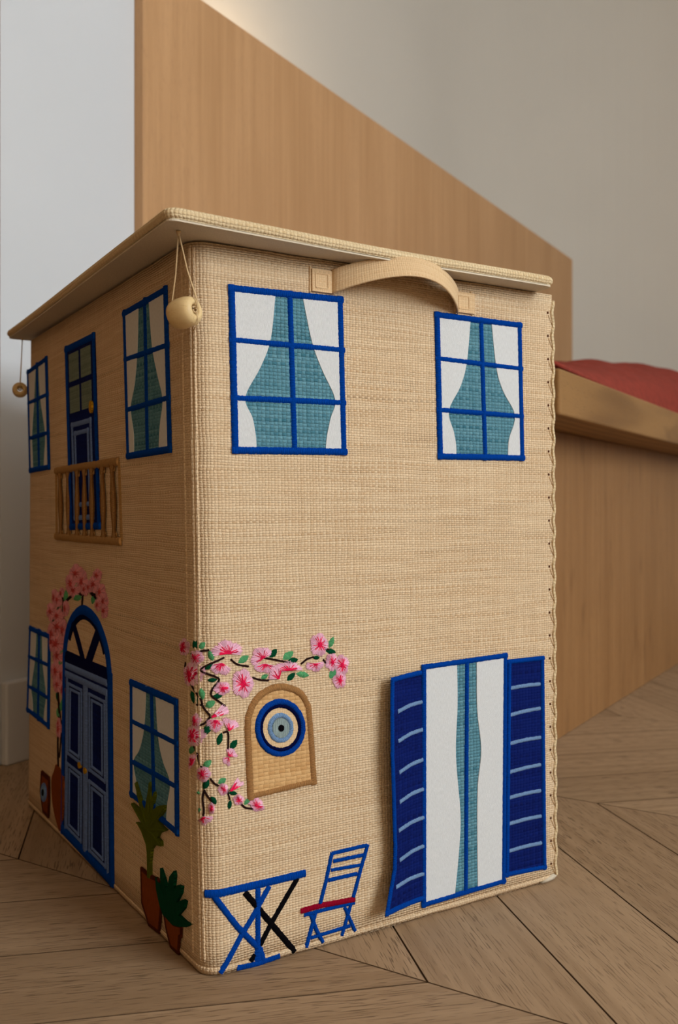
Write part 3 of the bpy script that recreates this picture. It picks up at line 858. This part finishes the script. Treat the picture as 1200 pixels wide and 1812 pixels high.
# ---- garden table and chair ------------------------------------------------------------------
Z6 = lambda x, y: (340 + x / 3.3333, 1440 + y / 3.3333)
PXM = 3.3333 * 2120.0                                     # zoomed pixels per metre near the corner
def strokes(mb, lines, conv, scale, face='F', lift=0.0, hgt=0.0016):
    for pts, w in lines: strip(mb, FX([conv(*p) for p in pts], face), w * 1.35 / scale, lift, hgt)
m_ = MB()
strokes(m_, [([(75, 472), (150, 470), (300, 438), (480, 396), (668, 350)], 38), ([(130, 490), (270, 670), (400, 800)], 30), ([(455, 425), (350, 620), (285, 725), (220, 850), (165, 938)], 28),
             ([(388, 440), (388, 860)], 28), ([(265, 908), (390, 880), (515, 836)], 30), ([(395, 790), (385, 865)], 44), ([(400, 800), (420, 862)], 30)], Z6, PXM)
tbl = m_.build('garden_table', M['blue'], box, 'embroidered blue folding table at the bottom of the front')
m_ = MB(); strokes(m_, [([(310, 462), (460, 640), (605, 812)], 30), ([(622, 378), (470, 640), (400, 775)], 27), ([(372, 830), (345, 872)], 26)], Z6, PXM, hgt=0.0013); m_.build('crossed_leg', M['black'], tbl, 'black crossed far legs')
m_ = MB()
strokes(m_, [([(825, 228), (790, 390), (755, 530)], 21), ([(1035, 180), (990, 340), (950, 492)], 21), ([(825, 234), (1030, 185)], 20), ([(832, 280), (1008, 243)], 19),
             ([(820, 332), (992, 302)], 17), ([(803, 392), (972, 353)], 20), ([(660, 597), (800, 560), (957, 524)], 19), ([(728, 580), (672, 788)], 22), ([(700, 595), (735, 690), (770, 758)], 22),
             ([(935, 535), (882, 718)], 19), ([(898, 548), (960, 690)], 20), ([(700, 732), (930, 660)], 18)], Z6, PXM)
chr_ = m_.build('garden_chair', M['blue'], box, 'embroidered blue folding chair beside the left shutter')
m_ = MB(); strokes(m_, [([(640, 574), (760, 540), (957, 504)], 27)], Z6, PXM, hgt=0.0022); m_.build('seat', M['red'], chr_, 'red stitched seat')

# ---- blossoms --------------------------------------------------------------------------------
def thread(mb, p, d, lo, hi, w, l0, l1, mi):
    """one raised stitch from p+d*lo to p+d*hi"""
    a, b = p + d * lo, p + d * hi
    t = d.normalized(); q = Vector((-t.y, t.x)) * w / 2
    v = [mb.vert(S(*(a - q), l0 - 0.0004)), mb.vert(S(*a, l0 + 0.0003)), mb.vert(S(*(a + q), l0 - 0.0004)),
         mb.vert(S(*(b - q * 0.6), l1 - 0.0004)), mb.vert(S(*b, l1 + 0.0002)), mb.vert(S(*(b + q * 0.6), l1 - 0.0004))]
    uv = [(random.random() * 0.01, 0)] * 4
    mb.face((v[0], v[3], v[4], v[1]), uv, mi); mb.face((v[1], v[4], v[5], v[2]), uv, mi)
def blossom(conv, face, x, y, rx, ry, a0=0, a1=360, parent=None, mats=('pink', 'rose'), rot=0.0, red=0.56, zs=3.3333):
    px, py = conv(x, y); c, dx, dy = jac(px, py, face)
    rx *= 1.12 / zs; ry *= 1.12 / zs
    E = lambda a, r: dx * (rx * r * math.cos(a)) - dy * (ry * r * math.sin(a))
    mb = MB(); ph = random.uniform(0, 2 * PI); full = (a1 - a0) >= 359
    R0 = lambda a: 0.80 + 0.20 * abs(math.cos(2.5 * a + ph)) ** 0.7
    f0, f1 = math.radians(a0), math.radians(a1)
    nb = 40
    poly = [c + E(f0 + (f1 - f0) * k / nb, 0.93 * R0(f0 + (f1 - f0) * k / nb)) for k in range(nb if full else nb + 1)]
    if not full: poly.append(c + E((f0 + f1) / 2, -0.06))
    patch(mb, poly, 0.0008, mi=0)
    nt = max(10, int(58 * (f1 - f0) / (2 * PI)))
    wth = 2 * PI * 0.75 * 0.5 * ((dx * rx).length + (dy * ry).length) / 58 * 1.15
    for k in range(nt):
        a = f0 + (f1 - f0) * (k + random.uniform(0.2, 0.8)) / nt
        thread(mb, c, E(a, R0(a) * random.uniform(0.92, 1.06)), 0.25, 1.0, wth, 0.0019, 0.0010, 0)
    nr = max(8, int(42 * (f1 - f0) / (2 * PI)))
    for k in range(nr):
        a = f0 + (f1 - f0) * (k + random.uniform(0.1, 0.9)) / nr
        thread(mb, c, E(a, red * random.uniform(0.5, 1.25)), 0.0, 1.0, wth * 1.15, 0.0024, 0.0018, 1)
    return mb.build('blossom', [M[mats[0]], M[mats[1]]], parent)
def leaf(conv, face, x, y, L, W, ang, mat, parent, zs=3.3333):
    px, py = conv(x, y); c, dx, dy = jac(px, py, face)
    a = math.radians(ang); ca, sa = math.cos(a), math.sin(a)
    mb = MB(); n, m = 14, 4; rows = []
    for i in range(n + 1):
        t = -1 + 2 * i / n; w = (1 - t * t) ** 0.8 * (1.1 - 0.25 * t) * W * random.uniform(0.88, 1.1)
        row = []
        for j in range(m + 1):
            s_ = -1 + 2 * j / m
            lx, ly = t * L + 0.25 * W * (1 - t * t), s_ * w
            X, Y = (lx * ca - ly * sa) / zs, -(lx * sa + ly * ca) / zs
            p = c + dx * X + dy * Y
            row.append((mb.vert(S(p.x, p.y, 0.0017 * (1 - s_ * s_) * max(0.25, 1 - t * t) - 0.0001)), (t * 0.006 + s_ * 0.0005, s_ * 0.002)))
        rows.append(row)
    for r0, r1 in zip(rows, rows[1:]):
        for j in range(m): mb.face((r0[j][0], r1[j][0], r1[j + 1][0], r0[j + 1][0]), [r0[j][1], r1[j][1], r1[j + 1][1], r0[j + 1][1]])
    return mb.build('leaf', M[mat], parent)

m_ = MB()
for pts in ([(235, 168), (150, 178), (130, 190)], [(322, 212), (240, 250), (188, 280), (200, 298), (270, 325), (292, 345), (255, 395), (247, 435), (290, 470), (328, 497)], [(360, 222), (400, 252), (465, 264)],
            [(550, 212), (620, 225), (680, 237), (722, 245)], [(488, 330), (540, 345), (585, 347)], [(775, 250), (810, 222), (850, 208)], [(905, 157), (942, 168)], [(905, 222), (922, 245)],
            [(130, 370), (165, 430), (190, 470), (200, 505), (240, 555)], [(160, 490), (195, 492)], [(242, 560), (205, 600), (178, 612)], [(315, 655), (345, 656), (345, 755)],
            [(145, 730), (165, 780), (180, 840), (192, 862)], [(240, 925), (265, 955), (288, 968)], [(207, 990), (196, 1040), (203, 1110), (200, 1145)], [(207, 1000), (225, 1030), (248, 1058)],
            [(340, 990), (355, 1050)], [(420, 1075), (450, 1098), (500, 1105)], [(97, 240), (92, 278)]):
    strip(m_, smooth_path(FX([Z5(*p) for p in pts], 'F'), 5), 0.0019, 0, 0.0011, jag=0.00015)
vine = m_.build('blossom_branch', M['stem'], box, 'pink blossom branch trailing from the corner over the arched niche')
FL = [(92, 150, 28, 48), (160, 212, 38, 42), (130, 310, 46, 66), (340, 185, 84, 72, -10, 195), (305, 245, 66, 66, 190, 330), (430, 365, 60, 82), (310, 392, 46, 38),
      (545, 215, 62, 64, 20, 230), (560, 250, 66, 52, 190, 350), (640, 335, 52, 78, 60, 185), (700, 285, 78, 50, 0, 200), (880, 135, 50, 66), (855, 248, 50, 44, 170, 375), (955, 238, 36, 50), (1012, 255, 42, 58), (1000, 345, 38, 46),
      (250, 560, 112, 70, 10, 60), (270, 580, 50, 66, 180, 350), (158, 585, 26, 42), (145, 672, 48, 60), (345, 640, 66, 68, 20, 120), (342, 790, 54, 44, -10, 100), (345, 800, 32, 48, 180, 290), (145, 838, 36, 56, 60, 215), (200, 898, 40, 44), (315, 988, 28, 34),
      (355, 995, 92, 84, 25, 62), (405, 1050, 30, 30), (505, 1085, 42, 50, 0, 170), (520, 1085, 40, 32, 170, 360), (248, 1100, 18, 32), (205, 1150, 46, 44, 215, 360)]
for f in FL: blossom(Z5, 'F', *f, parent=vine)
LF = [(150, 135, 36, 17, 90, 'd'), (188, 143, 30, 17, 45, 'l'), (245, 200, 33, 18, 110, 'l'), (232, 265, 32, 14, 35, 'd'), (437, 222, 38, 17, 35, 'l'), (253, 345, 31, 12, 5, 'd'), (612, 187, 33, 18, 50, 'd'),
      (700, 200, 40, 20, 38, 'l'), (726, 231, 34, 17, 15, 'd'), (865, 213, 22, 11, 0, 'd'), (955, 122, 36, 14, 70, 'l'), (950, 175, 33, 15, -12, 'd'), (962, 308, 33, 19, 60, 'l'), (560, 325, 24, 13, 30, 'l'),
      (785, 312, 40, 17, -8, 'l'), (717, 325, 34, 16, 45, 'd'), (188, 425, 38, 18, 105, 'l'), (142, 450, 46, 19, 115, 'd'), (285, 440, 32, 14, 10, 'd'), (240, 487, 34, 19, 30, 'l'), (222, 635, 40, 20, 60, 'd'),
      (297, 692, 40, 14, 75, 'd'), (378, 725, 36, 17, 55, 'd'), (130, 757, 25, 15, 70, 'l'), (222, 840, 33, 17, 40, 'l'), (215, 960, 33, 17, 60, 'd'), (310, 940, 28, 16, 35, 'l'), (375, 1012, 26, 12, -5, 'd'),
      (355, 1080, 29, 12, 80, 'd'), (460, 1060, 28, 14, 45, 'l'), (173, 1008, 20, 11, -10, 'l'), (180, 1110, 18, 12, 70, 'l'), (260, 1055, 28, 16, 125, 'd')]
for x, y, L, W, a, k in LF: leaf(Z5, 'F', x, y, L, W, a, 'leaf_dark' if k == 'd' else 'leaf_light', vine)

# ---- shaded side: balcony door and railing -----------------------------------------------------
Z2 = lambda x, y: (x / 3.3333, 600 + y / 3.3333)
qb = FX([(117, 613.5), (169, 587.5), (179, 937), (126, 938)], 'L')
mb = MB(); patch(mb, qb, 0.0009); bdoor = mb.build('balcony_door', M['navy'], box, 'narrow upper door of the shaded side opening onto the balcony', smooth=False)
m_ = MB(); frame_strips(m_, qb, 0.0078, 0.0008); m_.build('door_frame', M['blue'], bdoor)
def sub(q, a0, a1, b0, b1): return [quad_pt(q, a0, b0), quad_pt(q, a1, b0), quad_pt(q, a1, b1), quad_pt(q, a0, b1)]
for a0, a1 in ((0.13, 0.46), (0.54, 0.86)):
    for b0, b1 in ((0.055, 0.205), (0.235, 0.375)):
        m_ = MB(); patch(m_, sub(qb, a0, a1, b0, b1), 0.0016, 0.0005); m_.build('pane', M['sage'], bdoor, smooth=False)
for a0, a1, b0, w in ((0.15, 0.83, 0.425, 0.006), (0.25, 0.73, 0.475, 0.0055)):
    m_ = MB(); q = sub(qb, a0, a1, b0, 0.95 if w > .0058 else 0.88); frame_strips(m_, q, w, 0.0009, 0.0012); m_.build('door_trim', M['periwinkle'], bdoor)
kc = quad_pt(qb, 0.86, 0.375)
m_ = MB(); patch(m_, [kc + Vector((0.0048 * math.cos(a), 0.0065 * math.sin(a))) for a in [2 * PI * k / 16 for k in range(16)]], 0.0032); m_.build('door_knob', M['yellow'], bdoor, smooth=False)
m_ = MB(); PXL = 3.3333 * 900
for pts, w in (([(335, 778), (520, 748), (706, 722)], 0.0085), ([(335, 1163), (520, 1180), (722, 1194)], 0.0085)): strip(m_, FX([Z2(*p) for p in pts], 'L'), w, 0.0014, 0.0022)
for pts in ([(335, 785), (338, 1165)], [(706, 728), (720, 1190)]): strip(m_, FX([Z2(*p) for p in pts], 'L'), 0.0045, 0.0004, 0.0015)
rail = m_.build('balcony_railing', M['rail'], box, 'embroidered tan balcony railing in front of the upper door')
for x0, x1, yt, yb in ((362, 370, 790, 1160), (410, 415, 785, 1162), (465, 465, 775, 1165), (507, 510, 768, 1165), (550, 555, 762, 1168), (613, 622, 752, 1172), (672, 686, 742, 1178)):
    m_ = MB(); p = FX([Z2(lerp(x0, x1, t), lerp(yt, yb, t)) for t in [k / 8 for k in range(9)]], 'L')
    def tp(t):
        if t < 0.10 or t > 0.92: return 0.95
        return 0.42 + 0.62 * math.sin(PI * min(1, (t - 0.06) / 0.88)) ** 2 * (0.6 + 0.4 * t)
    strip(m_, p, 0.0150, 0.0015, 0.0013, taper=tp, jag=0.0002)
    for sgn in (-1, 1):
        L = [Vector((q.x + sgn * 0.0073 * tp(k / 8), q.y)) for k, q in enumerate(p)]
        strip(m_, smooth_path(L, 3), 0.0017, 0.0018, 0.0011, jag=0.0001, mi=1)
    m_.build('baluster', [M['rail'], M['rail_dark']], rail)

# ---- shaded side: arched double door -----------------------------------------------------------
Z3 = lambda x, y: (x / 3.3333, 980 + y / 3.3333)
Z4 = lambda x, y: (x / 3, 1320 + y / 3)
qa = FX([(115.5, 1164), (196, 1197), (199.5, 1568), (111.5, 1474)], 'L')
mb = MB(); patch(mb, qa, 0.0009); adoor = mb.build('arched_door', M['navy'], box, 'arched double door in the middle of the shaded side', smooth=False)
m_ = MB()
ar = [Z3(385, 600), Z3(391, 520), Z3(410, 430), Z3(442, 365), Z3(485, 333), Z3(530, 352), Z3(575, 405), Z3(605, 475), Z3(630, 560), Z3(643, 640), Z3(650, 720)]
ar2 = smooth_path(FX(ar, 'L'), 6)
strip(m_, ar2, 0.0120, 0.0004, 0.0018)
strip(m_, [qa[1] + Vector((0.000, 0.004)), qa[2]], 0.0125, 0.0008, 0.0018); strip(m_, [qa[0] + Vector((0.0, 0.004)), qa[3]], 0.0090, 0.0008, 0.0018)
strip(m_, [qa[3] + Vector((0, 0.005)), qa[2] + Vector((0, 0.005))], 0.0130, 0.0008, 0.0018)
m_.build('door_frame', M['blue'], adoor)
m_ = MB()
ctr_a = sum(ar2, Vector((0, 0))) / len(ar2)
inn = [p.lerp(Vector((ctr_a.x, ctr_a.y - 0.02)), 0.14) for p in ar2]
strip(m_, inn[8:-10], 0.0075, 0.0003, 0.0013)
strip(m_, FX([Z3(432, 405), Z3(465, 520), Z3(498, 650)], 'L'), 0.0120, 0.0003, 0.0014); strip(m_, FX([Z3(585, 450), Z3(548, 560), Z3(515, 660)], 'L'), 0.0165, 0.0003, 0.0014)
strip(m_, FX([Z3(386, 610), Z3(500, 665), Z3(645, 727)], 'L'), 0.0180, 0.0004, 0.0015)
m_.build('fanlight_bar', M['navy_thread'], adoor)
m_ = MB()
strip(m_, [quad_pt(qa, .045, .035), quad_pt(qa, .955, .035)], 0.0085, 0.0012, 0.0012)
strip(m_, [quad_pt(qa, .045, .085), quad_pt(qa, .955, .085)], 0.0075, 0.0012, 0.0012)
strip(m_, [quad_pt(qa, .50, .07), quad_pt(qa, .50, .965)], 0.0150, 0.0010, 0.0016)
for a in (.075, .935): strip(m_, [quad_pt(qa, a, .10), quad_pt(qa, a, .96)], 0.0050, 0.0010, 0.0012)
m_.build('door_stile', M['periwinkle'], adoor)
for a0, a1 in ((0.095, 0.425), (0.575, 0.905)):
    for b0, b1 in ((0.125, 0.53), (0.572, 0.945)):
        m_ = MB(); q = sub(qa, a0, a1, b0, b1); frame_strips(m_, q, 0.0036, 0.0010, 0.0012)
        q2 = sub(qa, a0 + .052, a1 - .052, b0 + .026, b1 - .026); frame_strips(m_, q2, 0.0030, 0.0010, 0.0012)
        m_.build('door_panel_trim', M['periwinkle'], adoor)
for x, y in ((482, 1245), (515, 1277)):
    c = uv_of(*Z3(x, y), 'L')
    m_ = MB(); patch(m_, [c + Vector((0.0034 * math.cos(a), 0.0034 * math.sin(a))) for a in [2 * PI * k / 16 for k in range(16)]], 0.0036); m_.build('door_knob', M['yellow'], adoor, smooth=False)

# ---- shaded side: climbing plant in its pot, plaque -------------------------------------------------
m_ = MB()
for pts, w in (([(345, 1255), (343, 1100), (350, 960), (345, 820), (345, 700)], 0.0058), ([(352, 1200), (362, 1080), (365, 1000)], 0.004), ([(490, 240), (484, 325)], 0.0052), ([(515, 205), (545, 235), (575, 265), (605, 320)], 0.0058),
               ([(362, 225), (375, 275), (372, 330), (378, 375)], 0.0055), ([(345, 330), (310, 400)], 0.004), ([(378, 375), (365, 400), (345, 425)], 0.004), ([(372, 330), (400, 270), (455, 230), (490, 240), (515, 205)], 0.004), ([(310, 400), (345, 425)], 0.004), ([(365, 1000), (358, 960), (345, 820)], 0.004), ([(340, 700), (335, 560), (345, 420)], 0.004)):
    strip(m_, smooth_path(FX([Z3(*p) for p in pts], 'L'), 5), w, 0, 0.0012, jag=0.0003)
vine2 = m_.build('climbing_branch', M['stem'], box, 'dusty pink climbing plant growing from a tall brown pot over the arched door')
rnd = random.Random(3)
CL = [(455, 115, 38, 50), (425, 175, 34, 62), (440, 215, 34, 40), (490, 165, 30, 66), (505, 210, 22, 36), (578, 125, 24, 36), (560, 180, 34, 46), (597, 225, 28, 50), (618, 280, 22, 50), (620, 335, 20, 44), (583, 300, 20, 36), (530, 195, 20, 36),
      (345, 270, 26, 46), (368, 230, 14, 30), (325, 255, 16, 46), (305, 340, 26, 52), (345, 365, 36, 44), (392, 320, 18, 44), (345, 430, 48, 64), (310, 470, 26, 62), (375, 450, 22, 66), (335, 530, 46, 58), (310, 520, 28, 52), (345, 600, 32, 52),
      (335, 690, 30, 62), (368, 720, 22, 62), (345, 770, 28, 48), (375, 800, 14, 44), (352, 1030, 17, 54), (352, 995, 12, 30)]
for i, (x, y, rx, ry) in enumerate(CL): blossom(Z3, 'L', x, y, rx, ry, parent=vine2, mats=('pink_dull', 'rose_dull'), red=0.42)
for x, y, L, W, a, k in ((455, 255, 26, 24, 45, 'l'), (450, 200, 44, 13, 80, 'l'), (388, 250, 40, 13, 85, 'l'), (570, 150, 34, 8, 85, 'l'), (550, 268, 30, 12, 80, 'l'), (365, 890, 40, 12, 80, 'l'), (345, 945, 36, 12, 100, 'l'), (365, 480, 40, 9, 85, 'l'),
                      (362, 590, 36, 14, 85, 'l'), (340, 840, 36, 9, 95, 'd'), (355, 640, 30, 10, 90, 'l'), (320, 395, 26, 10, 60, 'd'), (345, 325, 26, 9, 70, 'd'), (620, 330, 36, 8, 70, 'l')):
    leaf(Z3, 'L', x, y, L, W, a, 'leaf_dark' if k == 'd' else 'leaf_light', vine2)
def applique(name, conv, pts, face, mat, parent, lift, edge=None, ew=0.0035, label=None, smooth=3):
    p = FX([conv(*q) for q in pts], face)
    if smooth: p = smooth_path(p + [p[0]], smooth)[:-1]
    m_ = MB(); patch(m_, p, lift)
    o = m_.build(name, mat, parent, label, smooth=False)
    if edge is not None:
        e = MB(); strip(e, p + [p[0], p[1]], ew, lift * 0.6, 0.0014); e.build('pot_edge' if 'pot' in name else name + '_edge', edge, o)
    return o
applique('plant_pot', Z4, [(305, 98), (325, 125), (345, 165), (349, 290), (332, 448), (310, 405), (288, 300), (283, 180), (297, 130)], 'L', M['rust'], vine2, 0.0024, label='tall rust-brown pot')
pq = applique('eye_plaque', Z4, [(228, 140), (266, 176), (266, 270), (262, 372), (235, 342), (222, 240)], 'L', M['rust'], box, 0.0018, M['rust_dark'], 0.006, 'small rust plaque with an eye at the far bottom of the shaded side', 0)
c_, dx_, dy_ = jac(*Z4(241, 245), 'L')
for r, mt, lf, nm in ((1.0, 'periwinkle', 0.0026, 'eye_ring'), (0.74, 'sky', 0.0031, 'eye_white'), (0.36, 'black', 0.0037, 'eye_pupil')):
    m_ = MB(); patch(m_, [c_ + dx_ * (5.2 * r * math.cos(2 * PI * k / 24)) + dy_ * (17 * r * math.sin(2 * PI * k / 24)) for k in range(24)], lf); m_.build(nm, M[mt], pq, smooth=False)

# ---- shaded side: palm and agave in pots -------------------------------------------------------------
palm_pts = [(797, 695), (795, 560), (790, 520), (765, 450), (738, 402), (770, 418), (735, 340), (712, 300), (750, 330), (765, 350), (742, 260), (735, 188), (760, 270), (783, 345), (795, 270), (810, 188), (815, 290), (835, 240), (838, 262), (822, 340),
            (855, 315), (892, 312), (888, 345), (850, 395), (875, 425), (897, 446), (860, 460), (850, 485), (868, 505), (870, 530), (835, 522), (818, 545), (810, 620), (810, 700)]
pw = FX([Z4(*p) for p in palm_pts], 'L'); m_ = MB(); patch(m_, pw, 0.0030)
palm = m_.build('potted_palm', M['olive'], box, 'embroidered olive palm in a tall rust pot under the lower window', smooth=False)
m_ = MB()
for tip in ((735, 195), (810, 195), (715, 305), (742, 405), (835, 248), (888, 325), (890, 446), (866, 522)): strip(m_, FX([Z4(800, 440), Z4(lerp(800, tip[0], .55), lerp(440, tip[1], .5)), Z4(*tip)], 'L'), 0.0050, 0.0026, 0.0014, taper=lambda t: 1.0 - 0.75 * t)
m_.build('frond', M['olive'], palm)
applique('plant_pot', Z4, [(758, 650), (805, 692), (850, 712), (862, 860), (852, 985), (800, 945), (763, 830)], 'L', M['rust'], palm, 0.0018, M['rust_dark'], 0.0038, 'tall rust-brown pot', 0)
ag = [(880, 890), (862, 840), (845, 760), (840, 695), (862, 740), (880, 790), (866, 700), (866, 645), (885, 700), (902, 770), (915, 690), (938, 660), (942, 690), (935, 770), (958, 735), (980, 742), (975, 780), (950, 830), (985, 812), (1000, 822), (992, 860), (962, 895), (1000, 930), (1028, 945), (1005, 958), (960, 955), (930, 945)]
m_ = MB(); patch(m_, FX([Z4(*p) for p in ag], 'L'), 0.0030)
agv = m_.build('potted_agave', M['agave'], box, 'embroidered dark green spiky agave in a small rust pot near the corner', smooth=False)
applique('plant_pot', Z4, [(880, 888), (930, 945), (970, 955), (970, 1005), (960, 1010), (955, 1098), (915, 1060), (892, 965)], 'L', M['rust'], agv, 0.0018, M['rust_dark'], 0.0036, 'small rust-brown pot', 0)

# ---- handle ------------------------------------------------------------------------------------------
hA, hB = uv_of(578, 499, 'F'), uv_of(806, 537, 'F')
hm_ = MB(); NH = 48; BW = 0.0212; rows = []
for i in range(NH + 1):
    t = i / NH; sg = math.sin(PI * t)
    u = lerp(hA.x + 0.004, hB.x + 0.001, t)
    h = lerp(hA.y, hB.y, t) + 0.0160 * sg ** 0.85
    out = 0.0022 + 0.034 * sg ** 0.8
    row = []
    for w, l in ((-0.5, 0.0), (-0.47, 0.0012), (-0.40, 0.0008), (0.40, 0.0008), (0.47, 0.0012), (0.5, 0.0), (0.47, -0.0012), (-0.47, -0.0012)):
        tw = BW * w * (1 - 0.12 * math.sin(PI * t))
        row.append((hm_.vert(S(u, h + tw, out + l - 0.006 * w * sg)), (t * 0.16, tw)))
    rows.append(row)
for r0, r1 in zip(rows, rows[1:]):
    for k in range(8):
        k2 = (k + 1) % 8
        hm_.face((r0[k][0], r1[k][0], r1[k2][0], r0[k2][0]), [r0[k][1], r1[k][1], r1[k2][1], r0[k2][1]])
hm_.face([x[0] for x in rows[0]]); hm_.face([x[0] for x in rows[-1]][::-1])
handle = hm_.build('handle', M['raffia_band'], box, 'woven raffia strap handle arching out below the lid')
for c, sgn in ((uv_of(567, 498, 'F'), -1), (uv_of(818, 536, 'F'), 1)):
    m_ = MB(); w, hh = 0.0095, 0.0098
    patch(m_, [c + Vector(p) for p in ((-w, -hh), (w + .004, -hh), (w + .004, hh), (-w, hh))], 0.0026)
    tab = m_.build('handle_tab', M['raffia_band'], handle, smooth=False)
    m_ = MB(); k = 0.0062
    P = [c + Vector(p) for p in ((-k, -k), (k, -k), (k, k), (-k, k), (-k, -k))]
    strip(m_, P, 0.0013, 0.0024, 0.0010, jag=0.0001)
    strip(m_, [c + Vector((sgn * 0.011, -0.011)), c + Vector((sgn * 0.0105, 0.012))], 0.0015, 0.0002, 0.0014)
    so = m_.build('tab_stitch', M['raffia_band'], None); 
    # one level deeper than the handle is the limit: the stitching is joined to the tab
    me_t, me_s = tab.data, so.data
    bm = bmesh.new(); bm.from_mesh(me_t); off = WO[so.name] - WO[tab.name]
    b2 = me_s.copy(); b2.transform(Matrix.Translation(off)); bm.from_mesh(b2); bm.to_mesh(me_t); bm.free()
    bpy.data.objects.remove(so)

# ---- bead toggles hanging from the lid on cords ---------------------------------------------------------
def bead_toggle(center, rad, length, axis, hook, label, tail=True):
    axis = Vector(axis).normalized(); ref = Vector((0, 0, 1)); a1 = axis.cross(ref).normalized(); a2 = axis.cross(a1)
    mb = MB(); prof = []
    hole = rad * 0.36
    for k in range(13):
        t = -1 + 2 * k / 12; prof.append((t * length / 2, rad * (0.60 + 0.40 * math.sqrt(max(0, 1 - abs(t) ** 2.4)))))
    prof = [(-length * 0.1, hole * 0.9), (-length * 0.44, hole), (-length * 0.50, hole * 1.25)] + prof + [(length * 0.50, hole * 1.25), (length * 0.44, hole), (length * 0.1, hole * 0.9)]
    rings = [[mb.vert(center + axis * x + (a1 * math.cos(2 * PI * j / 28) + a2 * math.sin(2 * PI * j / 28)) * r) for j in range(28)] for x, r in prof]
    for r0, r1 in zip(rings, rings[1:]):
        for j in range(28): mb.face((r0[j], r1[j], r1[(j + 1) % 28], r0[(j + 1) % 28]))
    b = mb.build('toggle_bead', M['bead'], box, label)
    cm = MB(); e0, e1 = center - axis * length * 0.5, center + axis * length * 0.5
    hook = Vector(hook); up = Vector((0, 0, 1))
    cm.tube([hook, hook.lerp(e0, 0.5), e0 + up * rad * 0.55 - axis * 0.0015, e0 + up * hole * 0.4 - axis * 0.0005, center - axis * length * 0.2], 0.00062, 6)
    cm.tube([hook, hook.lerp(e1, 0.5) - up * 0.0, e1 + up * rad * 0.5 + axis * 0.0012, e1 + up * hole * 0.3 + axis * 0.0003, center + axis * length * 0.2], 0.00062, 6)
    for k in range(3):
        rr = [e1 + axis * 0.0008 * k - axis * 0.003 + (a1 * math.cos(2 * PI * j / 12) + a2 * math.sin(2 * PI * j / 12)) * hole * 0.55 for j in range(13)]
        cm.tube(rr, 0.0007, 5)
    cm.tube([hook + up * 0.0012, hook, hook - up * 0.003], [0.0020, 0.0017, 0.0008], 7)
    if tail: cm.tube([e1 + axis * 0.0005 - up * hole * 0.5, e1 + axis * 0.002 - up * rad * 0.9, e1 - axis * 0.003 - up * rad * 1.35], 0.0005, 5)
    cm.build('cord', M['cord'], b)
hk = Vector((-0.1265, 0.7640, 0.6003))
bead_toggle(Vector((-0.1220, 0.7640, 0.5370)), 0.0122, 0.0240, (0.86, -0.49, 0.14), hk, 'wooden barrel bead hanging at the near corner')
bead_toggle(Vector((-0.4160, 1.2640, 0.5365)), 0.0098, 0.020, (0.30, -0.95, 0.05), Vector((-0.4130, 1.2640, 0.6040)), 'wooden barrel bead hanging at the far corner of the shaded side', False)
